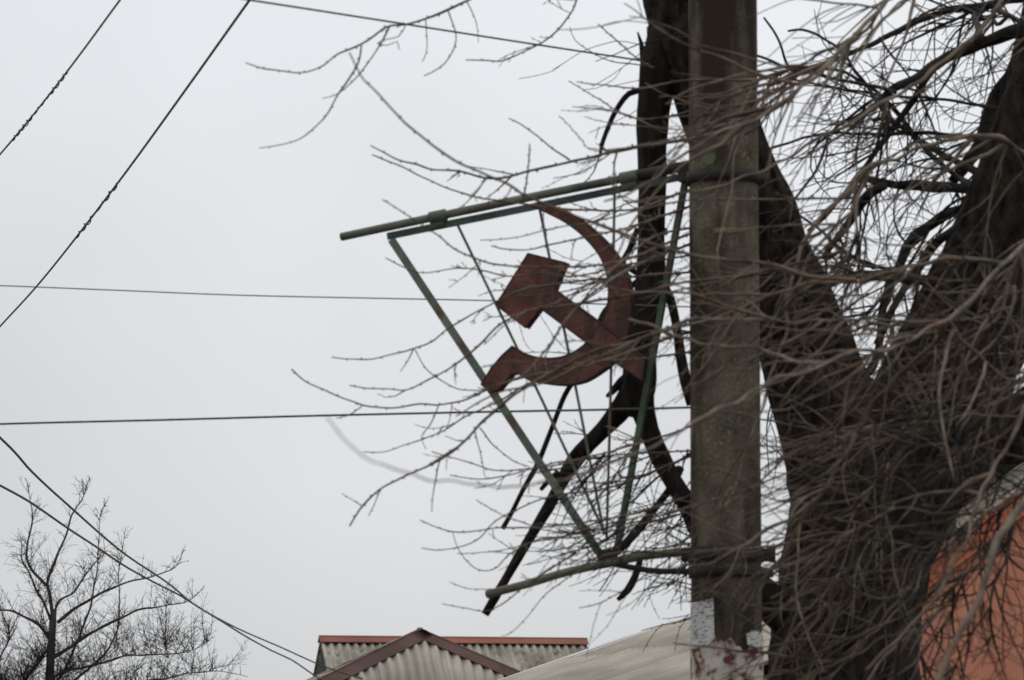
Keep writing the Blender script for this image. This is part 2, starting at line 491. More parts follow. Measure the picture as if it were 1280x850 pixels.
mb = MB(); box(mb, sg(858, 216, 0.0), SD * 0.03, SN * 0.03, np.array([0, 0, 0.04])); obj('gusset_plate', mb, M['steel'], SIGN, False)

hammer = [(662, 317.5), (709, 329), (695, 363), (752.5, 405), (783.6, 430), (809, 449.5), (805.5, 477), (768, 452), (734.5, 428.5), (677.5, 386), (659, 410.5), (621.5, 382)]
s_out = [(669, 259.5), (695, 259), (717, 269), (739, 284.5), (761, 305.5), (777, 328), (787.5, 354), (790.6, 380), (788.5, 408), (782, 431), (768, 452), (749, 467), (730, 477.6), (707, 481.5), (682, 479.5), (663, 475.5), (649, 466.5)]
s_hnd = [(641, 468.5), (626, 487), (614, 491), (603, 481), (615.5, 461), (629, 445), (642, 433)]
s_in = [(653.5, 441), (672.5, 447), (695, 448), (714, 443), (730, 433), (743, 419), (753, 404), (760, 385.6), (762.3, 366.5), (760, 343), (752, 322), (739, 304.6), (723, 289), (704, 276), (685, 266.5)]
def dens(pts, m=4):
    P = smooth_line([(x, y, 0) for x, y in pts], m); return [(p[0], p[1]) for p in P]
sick = dens(s_out, 5) + s_hnd + dens(s_in, 5)
def emblem_piece(name, pts, f0, f1, lbl):
    """thin box of two sheets joined by a welded rim"""
    mb = MB()
    P = np.array([sg(x, y) for x, y in pts])
    prism(mb, P, SN, f1, f0)
    o = obj(name, mb, M['rust'], SIGN, False, label=lbl)
    c = P.mean(0)
    seam = MB()
    loop = np.vstack([P, P[:1]])
    tube(seam, loop + SN * (f1 - 0.0), 0.0035, 6)
    tube(seam, loop + SN * (f0 + 0.0), 0.0028, 6)
    obj('shaded_weld_seam', seam, M['steel'], o)  # weld bead coloured dark to stand in for shade along the edge faces
    return o
emblem_piece('sickle', sick, -0.026, 0.018, 'rust brown sickle with curved blade')
emblem_piece('hammer', hammer, -0.025, 0.0205, 'rust brown hammer with patches of red paint')

# ------------------------------------------------------------------ branch machinery (points are x px, y px, depth m)
def W3(p): return at(p[0], p[1], p[2])

def branch_tube(mb, pts, r0, r1, k=5, step=None, wob=0.0, buds=0.0, power=1.0, seed=0):
    """pts (x, y, Y); radii r0 -> r1 in photo pixels at their depth"""
    P = smooth_line(np.array(pts, float), step or 9.0)
    n = len(P)
    if n < 3:
        P = smooth_line(np.array([P[0], (P[0] + P[-1]) / 2, P[-1]]), 1e9); n = len(P)
    t = np.linspace(0, 1, n)
    if wob:
        ph = rng.uniform(0, 6.28, 4)
        L = t * n * (step or 9.0)
        P[:, 0] += wob * (np.sin(L / 17 + ph[0]) + 0.6 * np.sin(L / 7.3 + ph[1])) * np.minimum(1, t * 6)
        P[:, 1] += wob * (np.sin(L / 15 + ph[2]) + 0.6 * np.sin(L / 6.1 + ph[3])) * np.minimum(1, t * 6)
        kn = np.arange(0, L[-1] + 60, 26.0)
        env_ = np.minimum(1, t * 6)
        P[:, 0] += np.interp(L, kn, rng.normal(0, wob * 1.1, len(kn))) * env_
        P[:, 1] += np.interp(L, kn, rng.normal(0, wob * 1.1, len(kn))) * env_
    R = (r0 + (r1 - r0) * t ** power) * P[:, 2] / FPX
    R = R * (1 + 0.10 * np.interp(t * n, np.arange(0, n + 4, 3), rng.normal(0, 1, len(np.arange(0, n + 4, 3)))).clip(-1, 1.6))
    dy = P[:, 2]
    Wd = np.array([at(*p) for p in P])
    tube(mb, Wd, R, k)
    if buds > 0:
        s = 0.0; side = 1
        seg = np.linalg.norm(np.diff(Wd, axis=0), axis=1)
        acc = rng.uniform(0.2, 1.0) * buds
        for q in range(1, n - 1):
            acc -= seg[q - 1]
            if acc <= 0:
                acc += buds * rng.uniform(0.7, 1.3); side = -side
                T = unit(Wd[q + 1] - Wd[q - 1])
                S = unit(np.cross(T, FWD)) * side + FWD * rng.uniform(-0.6, 0.6)
                b = 0.0030 + 0.5 * R[q]
                c0 = Wd[q] + S * R[q] * 0.6
                c1 = Wd[q] + S * (R[q] + b * 1.0) + T * b * 0.9
                tube(mb, [c0, (c0 + c1) / 2, c1], [b * 0.55, b * 0.75, b * 0.2], 4)
    return P

def grow(mb, start, ang, length, r0, r1, level, nch, curl=0.0, ddrift=0.0, k=5, wob=0.5, buds=0.0, spread=(25, 60), cl=(0.2, 0.5), upturn=0.0, step=9.0, pool=None, flow=None):
    """grow a branch from start (x, y, Y); ang in degrees, 0 = right, 90 = up"""
    n = max(4, int(length / 14))
    x, y, Y = start
    P = [(x, y, Y)]; a = ang
    for q in range(n):
        a += curl / n + rng.normal(0, 2.5)
        if flow is not None:
            a += ((flow - a + 180) % 360 - 180) * 0.9 / n
        if upturn:
            d = (90 - a + 180) % 360 - 180
            a += d * upturn / n
        x += length / n * math.cos(rad(a)); y -= length / n * math.sin(rad(a)); Y += ddrift / n
        P.append((x, y, Y))
    S = branch_tube(mb, P, r0, r1, k, step, wob, buds)
    if pool is not None: pool.append(S)
    if level > 0:
        m = len(S)
        for c in range(nch):
            t = rng.uniform(0.08, 0.9)
            q = min(m - 2, int(t * m))
            d = S[q + 1] - S[q]
            base = math.degrees(math.atan2(-d[1], d[0]))
            ca = base + rng.choice([-1, 1]) * rng.uniform(*spread)
            rr = r0 + (r1 - r0) * t
            grow(mb, tuple(S[q]), ca, length * rng.uniform(*cl) * (1.1 - 0.5 * t), max(min(0.5, rr * 0.8), rr * 0.62), max(min(0.38, r1), r1 * 0.7), level - 1, max(1, int(nch * 0.45)),
                 rng.normal(0, 22), rng.normal(0, 0.25), max(4, k - 1), wob * 0.8, buds, spread, cl, upturn, step, None, None if flow is None else flow + rng.normal(0, 38))
    return S

def at_len(S, t): return tuple(S[min(len(S) - 1, int(t * len(S)))])

def limb(mb, pts, radii, k=28, rough=0.05, step=0.045, kn=3.0):
    """thick limb with furrowed bark; pts (x, y, Y), radii in px"""
    P = np.array([(*W3(p), r * p[2] / FPX) for p, r in zip(pts, radii)])
    # smooth in 3-D with radius as a 4th coordinate
    S = smooth_line4(P, step)
    C, T, N, B = rings(S[:, :3])
    a = np.arange(k) * 2 * math.pi / k
    V = []
    for q in range(len(C)):
        r = S[q, 3]
        cc = np.cos(a); ss = np.sin(a)
        f = np.empty(k)
        for w_ in range(k):
            p = C[q] + (N[q] * cc[w_] + B[q] * ss[w_]) * r
            v1 = mnoise.noise((cc[w_] * 4.5 + kn, ss[w_] * 4.5, q * step * 3.0))
            v2 = mnoise.noise(tuple(p * 6.0))
            f[w_] = 1 + rough * (1 - 2.2 * abs(v1)) + rough * 1.3 * v2
        V.append(C[q] + (r * f)[:, None] * (cc[:, None] * N[q] + ss[:, None] * B[q]))
    n = len(C)
    V = np.concatenate(V)
    i = np.arange(n - 1)[:, None] * k; j = np.arange(k)[None]; j2 = (j + 1) % k
    b0 = mb.n
    mb.add(V, np.stack([i + j, i + j2, i + k + j2, i + k + j], -1).reshape(-1, 4))
    mb.poly.append([b0 + q for q in range(k)][::-1]); mb.poly.append([b0 + (n - 1) * k + q for q in range(k)])

def smooth_line4(P, step):
    E = np.vstack([2 * P[0] - P[1], P, 2 * P[-1] - P[-2]]); o = []
    for i in range(1, len(E) - 2):
        p0, p1, p2, p3 = E[i - 1:i + 3]
        n = max(1, int(np.linalg.norm((p2 - p1)[:3]) / step)); t = (np.arange(n) / n)[:, None]
        o.append(0.5 * ((2 * p1) + (-p0 + p2) * t + (2 * p0 - 5 * p1 + 4 * p2 - p3) * t ** 2 + (-p0 + 3 * p1 - 3 * p2 + p3) * t ** 3))
    o.append(P[-1:]); o = np.vstack(o); o[:, 3] = np.maximum(o[:, 3], 0.002)
    return o

# ------------------------------------------------------------------ the big forked tree beside the pole
TB = at(1055, 850, 18.75)
ELM = thing('bare_tree', 'massive dark leafless forked tree with tangled twigs beside the concrete pole', 'tree', (TB[0], TB[1], 0))
mb = MB()
limb(mb, [(1036, 1545, 18.75), (1037, 1450, 18.75), (1038, 1300, 18.75), (1040, 1150, 18.75), (1044, 1030, 18.75), (1049, 940, 18.75), (1055, 850, 18.75), (1062, 750, 18.75), (1075, 660, 18.75), (1082, 580, 18.78), (1085, 520, 18.8)], [190, 155, 128, 116, 106, 98, 92, 90, 88, 84, 66], 56, 0.05)
obj('trunk', mb, M['bark'], ELM)
mb = MB()
limb(mb, [(1076, 660, 18.75), (1052, 560, 18.7), (1016, 460, 18.65), (985, 380, 18.6), (955, 300, 18.55), (925, 220, 18.5), (893, 130, 18.45), (862, 60, 18.4), (842, 0, 18.4), (830, -70, 18.4), (822, -200, 18.3), (800, -340, 18.1), (770, -470, 17.9), (745, -580, 17.7)], [84, 70, 60, 56, 52, 48, 46, 42, 38, 34, 26, 18, 10, 3], 44, 0.06)
obj('limb', mb, M['bark'], ELM, label='thick limb leaning behind the concrete pole')
mb = MB()
limb(mb, [(1085, 660, 18.75), (1128, 580, 18.8), (1180, 480, 18.7), (1226, 380, 18.6), (1262, 270, 18.5), (1290, 160, 18.4), (1312, 40, 18.3), (1330, -120, 18.2), (1355, -280, 18.1), (1390, -430, 18.0), (1410, -560, 17.9)], [86, 84, 78, 72, 58, 48, 40, 31, 22, 12, 3], 44, 0.06)
obj('limb', mb, M['bark'], ELM, label='thick limb rising away from the pole')
mb = MB()
limb(mb, [(1130, 620, 18.75), (1200, 585, 18.6), (1290, 520, 18.3), (1370, 440, 17.9), (1430, 330, 17.4), (1450, 180, 16.9), (1475, 20, 16.5), (1490, -140, 16.2)], [50, 40, 36, 32, 26, 18, 10, 3], 32, 0.06)
obj('limb', mb, M['bark'], ELM)
mb = MB()   # limb dropping from the leaning limb, left of the pole
limb(mb, [(838, 40, 18.4), (826, 90, 18.4), (817, 140, 18.42), (815, 220, 18.45), (814, 300, 18.5), (811, 370, 18.5), (803, 430, 18.5), (797, 485, 18.5), (790, 520, 18.5)], [30, 24, 18, 16.5, 16.5, 18, 19, 20, 16], 28, 0.12)
obj('limb', mb, M['dead'], ELM, label='black limb hanging down behind the pennant frame')
mb = MB()
limb(mb, [(792, 485, 18.5), (772, 516, 18.55), (745, 545, 18.6), (720, 575, 18.65), (702, 603, 18.7), (685, 635, 18.7), (662, 672, 18.7), (640, 710, 18.7), (618, 748, 18.7), (606, 768, 18.7)], [17, 11.5, 9.5, 9.5, 8, 6.2, 5.4, 5, 4.8, 4.4], 18, 0.2)
limb(mb, [(698, 592, 18.68), (688, 598, 18.66), (676, 612, 18.64)], [5, 3.5, 2.5], 8, 0.1)
obj('dead_branch', mb, M['dead'], ELM, label='long black dead branch hanging past the lower pipe')
mb = MB()
limb(mb, [(798, 478, 18.5), (806, 520, 18.5), (818, 555, 18.5), (835, 590, 18.5), (856, 625, 18.5), (880, 668, 18.55), (920, 720, 18.6), (985, 770, 18.7)], [16, 13, 11.5, 11, 12, 15, 20, 24], 20, 0.14)
obj('limb', mb, M['dead'], ELM)
DEAD = [
    ([(742, 446, 18.55), (722, 470, 18.55), (706, 494, 18.55), (690, 535, 18.55), (672, 580, 18.55), (655, 610, 18.55), (640, 640, 18.55), (628, 661, 18.55)], [2.5, 3, 3.2, 3, 3.4, 3, 2.8, 3]),
    ([(850, 585, 18.6), (838, 610, 18.55), (815, 640, 18.5), (795, 665, 18.48), (777, 685, 18.45), (768, 694, 18.45)], [5.5, 5, 4.6, 5, 4.6, 3.5]),
    ([(812, 350, 18.5), (780, 330, 18.52), (787, 312, 18.55), (797, 285, 18.55)], [4, 3, 4, 3]),
    ([(803, 345, 18.5), (765, 380, 18.55), (754, 395, 18.55), (748, 410, 18.55)], [3, 4.5, 5, 4]),
    ([(826, 350, 18.5), (838, 375, 18.5), (846, 410, 18.5), (850, 440, 18.5), (856, 470, 18.5), (866, 505, 18.5)], [5, 5.5, 5.5, 6.5, 7, 7.5]),
    ([(790, 470, 18.5), (776, 478, 18.5), (765, 490, 18.5), (758, 496, 18.5)], [9, 6, 4, 2]),
    ([(800, 700, 18.4), (793, 722, 18.4), (784, 738, 18.4), (772, 750, 18.4)], [3.5, 4.5, 4.5, 2.5]),
    ([(806, 112, 18.4), (786, 117, 18.4), (770, 138, 18.4), (759, 162, 18.4), (752, 182, 18.4), (750, 196, 18.4)], [4, 3.6, 3.4, 3, 2.6, 1.6]),
    ([(812, 92, 18.4), (805, 72, 18.4), (801, 52, 18.4), (797, 40, 18.4)], [10, 5, 2.5, 1]),
    ([(826, 284, 18.5), (832, 288, 18.5), (833, 294, 18.5)], [3, 2.5, 1.5]),
]
for pts, rr in DEAD:
    mb = MB(); limb(mb, pts, rr, 10, 0.1, 0.025); obj('dead_branch', mb, M['dead'], ELM)

# boughs of the crown above the frame
for bx, by, bY, ang, L, r0 in ((824, -180, 18.3, 130, 330, 12), (812, -270, 18.2, 60, 300, 10), (790, -390, 18.0, 140, 280, 8), (765, -490, 17.9, 75, 260, 6),
                               (1328, -110, 18.2, 125, 330, 13), (1350, -250, 18.1, 45, 320, 10), (1375, -370, 18.0, 120, 280, 8), (1400, -500, 17.95, 60, 260, 5),
                               (1455, 130, 16.8, 40, 300, 9), (1480, -20, 16.4, 120, 240, 6), (1488, -110, 16.25, 55, 260, 4)):
    mb = MB()
    grow(mb, (bx, by, bY), ang, L, r0, 1.4, 2, 7, rng.normal(0, 25), rng.normal(0, 0.8), 7, 1.2, 0.0, (25, 55), (0.3, 0.6))
    obj('branch', mb, M['twig_dark'], ELM)

# dark boughs seen against the sky
BACK = [
    ([(1345, 30), (1290, 35), (1250, 45), (1215, 58), (1180, 75), (1150, 95), (1118, 110), (1090, 135), (1060, 152)], 11, 3.5),
    ([(1222, 52), (1224, 35), (1218, 20), (1240, 8), (1262, 2)], 5, 3),
    ([(1330, -10), (1240, 5), (1180, 14), (1130, 34), (1090, 55), (1050, 72), (1000, 88), (960, 110)], 6, 2),
    ([(1320, 50), (1280, 80), (1250, 115), (1232, 160), (1215, 195), (1190, 228)], 12, 7),
    ([(1250, 232), (1200, 235), (1150, 233), (1110, 230), (1078, 222)], 8, 5),
    ([(1105, 232), (1085, 245), (1065, 272), (1045, 300), (1028, 322)], 6, 4),
    ([(1170, 352), (1120, 346), (1080, 344), (1050, 349), (1030, 360)], 7, 4),
    ([(1170, 82), (1160, 95), (1145, 120), (1125, 150), (1105, 175), (1075, 215), (1040, 260), (1010, 290)], 5, 2),
    ([(1300, 190), (1250, 180), (1205, 172), (1150, 165), (1105, 170), (1050, 165), (1010, 172), (975, 182), (940, 192)], 3.5, 1.5),
    ([(1120, 155), (1098, 130), (1085, 112), (1070, 90), (1050, 62), (1030, 48), (1003, 38), (985, 40)], 3, 1.3),
    ([(1120, 115), (1090, 108), (1050, 100), (1020, 92), (985, 88), (955, 95)], 3, 1.2),
    ([(1270, 235), (1200, 205), (1165, 185), (1130, 160), (1105, 150), (1090, 152)], 6, 3),
    ([(1215, 235), (1170, 200), (1140, 165), (1110, 128), (1080, 105), (1050, 90), (1005, 85), (985, 80), (972, 50), (955, 22)], 4, 1.2),
    ([(1235, 250), (1180, 270), (1140, 300), (1120, 340), (1105, 380), (1098, 440), (1085, 470)], 7, 5),
    ([(1310, 150), (1250, 135), (1200, 128), (1160, 122), (1100, 118), (1040, 108), (990, 100), (950, 96)], 2.6, 1.2),
    ([(1205, 280), (1175, 300), (1150, 330), (1120, 380), (1095, 430)], 7, 4),
    ([(1260, 20), (1245, 30), (1240, 10), (1248, -15)], 3, 2),
    ([(1285, 32), (1262, 20), (1248, 6), (1240, -20)], 4, 3),
]
pool_back = []
for pts, r0, r1 in BACK:
    mb = MB()
    y0 = rng.uniform(18.6, 19.4)
    S = branch_tube(mb, [(x, y, 18.45 + (y0 - 18.45) * min(1, q / 2)) for q, (x, y) in enumerate(pts)], r0, r1, 8, 6, 0.7)
    pool_back.append(S)
    for c in range(5):
        q = at_len(S, rng.uniform(0.1, 0.98))
        grow(mb, q, rng.uniform(150, 300), rng.uniform(60, 170), rng.uniform(1.0, 1.9), 0.5, 1, 4, rng.normal(0, 60), rng.normal(0, 0.3), 5, 0.9, 0.0, (20, 60), (0.35, 0.75))
    obj('branch', mb, M['twig_dark'], ELM)

# ---- long pale shoots in front of sign and pole, traced
FRONT = [  # points, r0, r1, depth start, depth end, side shoots, bud spacing
    ([(760, -90), (700, -50), (640, -25), (585, 0), (560, 12), (530, 24), (505, 31), (482, 35), (452, 55), (424, 67), (405, 82), (380, 91), (355, 89), (330, 86), (308, 79)], 2.4, 0.8, 17.2, 15.5),
    ([(452, 55), (447, 80), (425, 115), (407, 145), (370, 176), (323, 185)], 1.3, 0.6, 15.9, 15.6),
    ([(487, 33), (475, 56), (450, 92), (425, 115), (403, 123)], 1.2, 0.5, 16.0, 15.7),
    ([(560, 12), (570, 50), (560, 75), (545, 88), (530, 95)], 1.1, 0.6, 16.3, 16.2),
    ([(532, 24), (534, 50), (533, 65), (528, 77)], 1.0, 0.5, 16.2, 16.1),
    ([(583, 1), (595, 25), (598, 52)], 0.9, 0.45, 16.4, 16.3),
    ([(507, 32), (498, 45), (480, 49), (472, 54), (485, 57), (497, 52), (500, 62)], 0.8, 0.6, 16.1, 16.0),
    ([(1070, 350), (1010, 345), (960, 330), (860, 318), (790, 296), (720, 270), (660, 246), (640, 233), (600, 215), (575, 205), (545, 185), (520, 165), (500, 148), (470, 115), (452, 95), (437, 66)], 3.0, 1.0, 14.5, 13.6),
    ([(985, 125), (930, 150), (880, 170), (800, 183), (745, 195), (720, 200), (690, 208), (660, 214), (640, 220), (606, 223), (575, 215), (540, 212), (520, 205), (490, 197), (463, 182)], 3.2, 0.8, 16.8, 16.2),
    ([(606, 223), (596, 240), (580, 256), (566, 264)], 1.0, 0.5, 16.4, 16.4),
    ([(790, 262), (720, 262), (655, 255), (600, 247), (560, 235), (530, 222), (500, 207), (465, 194)], 1.8, 0.8, 16.9, 16.5),
    ([(712, 200), (690, 185), (672, 170), (650, 155), (636, 148)], 1.3, 0.6, 16.4, 16.3),
    ([(745, 188), (725, 172), (712, 158), (698, 145)], 1.2, 0.6, 16.5, 16.4),
    ([(642, 218), (610, 212), (581, 208)], 1.0, 0.5, 16.4, 16.3),
    ([(654, 248), (660, 215), (662, 180)], 1.2, 0.8, 16.4, 15.2),
    ([(750, 193), (742, 215), (730, 228), (720, 236)], 1.0, 0.7, 18.4, 18.3),
    ([(950, 100), (862, 100), (800, 110), (770, 108), (740, 105), (722, 102)], 2.0, 0.7, 16.9, 16.6),
    ([(860, 140), (795, 148), (750, 125), (730, 113), (711, 101)], 1.5, 0.6, 16.8, 16.6),
    ([(862, 160), (800, 158), (770, 155), (745, 150), (730, 145)], 1.2, 0.5, 16.8, 16.7),
    ([(820, 84), (792, 80), (765, 77), (740, 65), (720, 50), (712, 33)], 1.0, 0.45, 18.3, 18.1),
    ([(815, 85), (792, 70), (770, 50), (748, 30)], 1.3, 0.7, 17.2, 16.5),
    ([(728, -50), (720, 0), (710, 22), (690, 45), (660, 62), (630, 76), (610, 76), (582, 75)], 1.3, 0.7, 17.2, 16.8),
    ([(800, 318), (760, 330), (700, 334), (640, 333), (600, 325), (570, 312), (545, 292), (510, 270), (478, 250)], 1.9, 0.8, 17.0, 15.0),
    ([(790, 330), (720, 345), (680, 342), (640, 345), (610, 340), (575, 335), (530, 340), (510, 335), (482, 323)], 1.6, 0.7, 16.9, 16.5),
    ([(850, 262), (800, 280), (740, 295), (690, 305), (660, 312), (632, 312), (614, 307)], 1.9, 0.8, 16.6, 16.4),
    ([(862, 250), (800, 262), (740, 278), (690, 285), (640, 298), (600, 300)], 1.5, 0.6, 16.5, 16.2),
    ([(862, 340), (800, 345), (720, 352), (660, 360), (615, 380), (565, 408), (540, 427), (518, 435), (500, 440), (465, 449), (440, 449), (415, 446)], 2.0, 0.8, 17.0, 16.6),
    ([(517, 436), (508, 452), (500, 464)], 1.0, 0.5, 16.7, 16.7),
    ([(862, 352), (790, 368), (720, 380), (665, 388), (625, 405), (600, 430), (570, 455), (540, 472), (515, 485), (505, 488), (480, 487), (455, 485), (437, 482)], 2.0, 0.8, 17.1, 16.7),
    ([(505, 488), (495, 495), (482, 497), (472, 492)], 0.9, 0.5, 16.7, 16.7),
    ([(519, 437), (530, 458), (550, 475), (575, 487), (600, 489)], 0.7, 0.9, 16.7, 16.9),
    ([(862, 415), (800, 435), (740, 455), (660, 470), (610, 487), (580, 500), (550, 506), (525, 505), (490, 510), (460, 508), (440, 502), (415, 492), (385, 478), (365, 462)], 2.2, 0.8, 17.0, 16.4),
    ([(548, 507), (537, 530), (527, 546), (533, 562)], 0.9, 0.5, 16.7, 16.6),
    ([(565, 505), (562, 525), (555, 540)], 0.8, 0.5, 16.7, 16.6),
    ([(720, 450), (660, 480), (625, 500), (605, 510), (580, 522), (555, 538), (530, 548), (510, 555), (480, 565), (455, 565)], 1.5, 0.6, 17.0, 16.5),
    ([(452, 508), (438, 518), (420, 522)], 0.9, 0.5, 16.5, 16.4),
    ([(862, 400), (800, 425), (740, 440), (690, 465), (640, 495), (615, 517), (600, 530), (580, 552), (550, 575), (500, 598), (475, 612), (455, 630), (437, 657)], 2.4, 1.0, 17.0, 16.2),
    ([(550, 575), (543, 605), (540, 640)], 1.0, 0.6, 16.5, 16.4),
    ([(475, 612), (468, 630), (460, 645)], 0.8, 0.5, 16.4, 16.3),
    ([(452, 632), (440, 625), (428, 617)], 0.7, 0.4, 16.3, 16.2),
    ([(582, 551), (570, 550), (556, 545)], 0.8, 0.5, 16.5, 16.4),
    ([(594, 540), (600, 565), (607, 598)], 0.9, 0.5, 16.6, 16.5),
    ([(600, 535), (615, 555), (640, 575), (662, 585)], 0.8, 0.6, 16.6, 16.9),
    ([(760, 570), (690, 582), (660, 586), (640, 588), (615, 587), (595, 580), (570, 573), (540, 565)], 1.4, 0.7, 16.9, 16.5),
    ([(780, 560), (690, 580), (650, 590), (610, 598), (580, 597), (563, 594)], 1.5, 0.7, 17.0, 16.6),
    ([(862, 620), (800, 640), (720, 655), (650, 660), (620, 660), (580, 665), (550, 660), (525, 650)], 1.9, 0.7, 16.9, 16.5),
    ([(760, 610), (690, 620), (640, 640), (615, 655), (600, 672), (580, 682), (550, 688), (527, 685)], 1.6, 0.7, 16.9, 16.6),
    ([(862, 640), (800, 655), (720, 672), (680, 672), (640, 685), (600, 691), (572, 692)], 1.6, 0.6, 16.8, 16.6),
    ([(760, 660), (680, 675), (640, 690), (620, 710), (600, 713), (585, 703), (572, 685), (566, 665)], 1.5, 0.5, 16.9, 16.5),
    ([(780, 650), (700, 665), (650, 652), (615, 637), (595, 625)], 1.2, 0.6, 16.9, 16.6),
    ([(860, 690), (760, 693), (700, 722), (640, 735), (590, 737), (562, 728)], 1.5, 0.5, 16.9, 16.7),
    ([(720, 690), (660, 730), (625, 757), (605, 764), (580, 761), (553, 755)], 1.2, 0.45, 17.0, 16.8),
    ([(760, 700), (690, 735), (660, 770), (640, 790), (628, 795)], 1.2, 0.5, 16.9, 16.8),
    ([(862, 305), (800, 330), (760, 352), (720, 385), (680, 440), (650, 470), (600, 488)], 2.2, 1.0, 15.6, 15.0),
    ([(862, 285), (810, 300), (760, 340), (700, 375), (640, 400), (605, 430)], 1.7, 0.7, 15.8, 15.3),
    ([(862, 440), (800, 448), (740, 452), (690, 458), (640, 452), (600, 460)], 1.8, 0.8, 15.6, 15.2),
    ([(862, 405), (810, 420), (740, 450), (680, 478), (620, 492), (570, 520)], 2.0, 0.8, 15.5, 15.0),
]
# thick pale boughs sweeping down from the right, in front of pole and trunk
SWEEP = [
    ([(1450, 180, 16.9), (1390, 200, 16.2), (1340, 240, 15.4), (1285, 300, 14.8), (1250, 335, 14.4), (1210, 375, 14.2), (1180, 402, 14.0), (1140, 425, 13.8), (1100, 438, 13.6), (1070, 440, 13.4), (1010, 462, 13.1), (960, 478, 12.8), (910, 505, 12.5), (862, 532, 12.2), (780, 575, 11.6), (700, 600, 11.0), (650, 606, 10.6), (600, 607, 10.2), (560, 602, 9.9), (520, 595, 9.6), (480, 580, 9.3), (450, 567, 9.1), (425, 545, 8.9), (407, 523, 8.8)], 6.2, 1.1),
    ([(1255, 330, 14.5), (1190, 322, 14.5), (1150, 330, 14.5), (1110, 342, 14.5), (1070, 350, 14.5), (1020, 355, 14.6), (980, 363, 14.7), (940, 368, 14.8), (862, 367, 15.0), (800, 364, 15.2), (740, 352, 15.4), (700, 335, 15.5)], 4.2, 1.2),
    ([(1180, 402, 14.0), (1170, 430, 14.1), (1115, 475, 14.3), (1080, 525, 14.4), (1060, 550, 14.5), (1045, 590, 14.6), (1020, 625, 14.7), (1002, 650, 14.8), (980, 690, 14.9), (955, 725, 15), (925, 765, 15)], 4.6, 1.8),
    ([(1285, 300, 14.8), (1250, 380, 15), (1222, 430, 15.1), (1190, 490, 15.2), (1160, 530, 15.3), (1125, 570, 15.4), (1090, 612, 15.5), (1062, 650, 15.5), (1045, 695, 15.5), (1020, 745, 15.5)], 4.6, 1.8),
    ([(1390, 420, 16.9), (1330, 440, 16.4), (1280, 470, 16), (1200, 508, 16), (1150, 520, 16), (1100, 532, 16), (1040, 540, 16), (970, 528, 16), (900, 512, 16)], 4, 1.4),
    ([(1185, 400, 14.0), (1210, 432, 14.2), (1235, 455, 14.4), (1260, 475, 14.6), (1310, 480, 14.8)], 3.4, 1.6),
    ([(1400, 470, 17), (1330, 560, 15.8), (1290, 600, 15.5), (1240, 640, 15.3), (1210, 640, 15.3), (1180, 650, 15.3), (1150, 658, 15.3), (1110, 660, 15.3), (1060, 652, 15.4), (1030, 648, 15.5)], 5.5, 1.6),
    ([(1215, 650, 15.4), (1170, 680, 15.5), (1130, 680, 15.6), (1060, 675, 15.6), (1000, 678, 15.6), (930, 690, 15.7)], 4, 1.6),
    ([(1172, 680, 15.5), (1140, 725, 15.5), (1110, 765, 15.5), (1080, 805, 15.6), (1030, 838, 15.6), (970, 862, 15.6)], 4.2, 1.6),
    ([(1172, 690, 15.5), (1110, 730, 15.6), (1050, 752, 15.7), (990, 755, 15.8), (940, 780, 15.8)], 3, 1.2),
    ([(1270, 640, 14.8), (1160, 775, 15.2), (1100, 800, 15.3), (1030, 838, 15.4), (960, 840, 15.5)], 3.2, 1.4),
    ([(1345, 545, 13.2), (1270, 640, 12.6), (1245, 690, 12.4), (1225, 740, 12.3), (1205, 780, 12.2), (1180, 830, 12.1), (1160, 880, 12)], 8, 5),
    ([(1400, 330, 17), (1330, 420, 15), (1290, 500, 14.4), (1250, 570, 14.2), (1225, 620, 14.0), (1200, 690, 13.8), (1150, 770, 13.7), (1080, 840, 13.6)], 5.5, 2),
    ([(1070, 230, 16), (1010, 290, 15.8), (995, 330, 15.7), (985, 400, 15.6), (972, 445, 15.5), (958, 490, 15.4), (940, 540, 15.3), (925, 590, 15.2), (905, 640, 15.1)], 4, 1.5),
    ([(1240, -60, 16.4), (1160, -30, 15.8), (1110, 0, 15.4), (1060, 50, 15), (1020, 95, 14.7), (985, 125, 14.5), (955, 143, 14.3), (920, 158, 14.1), (880, 178, 13.9), (840, 205, 13.8), (800, 235, 13.7), (760, 252, 13.6)], 6, 1.6),
    ([(985, 125, 14.5), (930, 160, 14.4), (880, 190, 14.3), (830, 225, 14.3), (795, 275, 14.2), (770, 320, 14.1), (745, 345, 14.1)], 3.6, 1.4),
    ([(1450, 180, 16.9), (1380, 60, 16.2), (1300, -30, 15.8), (1200, 60, 15.4), (1120, 120, 15.2), (1050, 160, 15), (980, 200, 14.9), (900, 232, 14.8), (840, 245, 14.8), (780, 250, 14.8)], 6, 1.5),
    ([(1108, 2, 15.4), (1080, 35, 15.2), (1030, 65, 15.2), (990, 85, 15.2), (950, 103, 15.2), (862, 120, 15.3), (820, 122, 15.3)], 3, 1.2),
    ([(1060, 50, 15.0), (1025, 85, 15.1), (960, 112, 15.2), (900, 115, 15.3), (862, 128, 15.3), (830, 130, 15.4)], 2.6, 1.0),
    ([(1300, 200, 16), (1230, 170, 15.6), (1170, 180, 15.4), (1120, 195, 15.3), (1075, 230, 15.2), (1060, 290, 15.2), (1050, 345, 15.2)], 5, 2),
    ([(1180, 402, 14.0), (1050, 400, 14.4), (990, 405, 14.5), (960, 395, 14.6), (930, 375, 14.7), (905, 385, 14.8), (862, 402, 14.9)], 3.6, 1.4),
    ([(1070, 440, 13.2), (1020, 455, 13.8), (960, 440, 14.3), (862, 425, 14.8), (820, 410, 15), (790, 398, 15.1)], 3.4, 2.4),
]
pool_sweep = []
LONG = (0.35, 0.75)
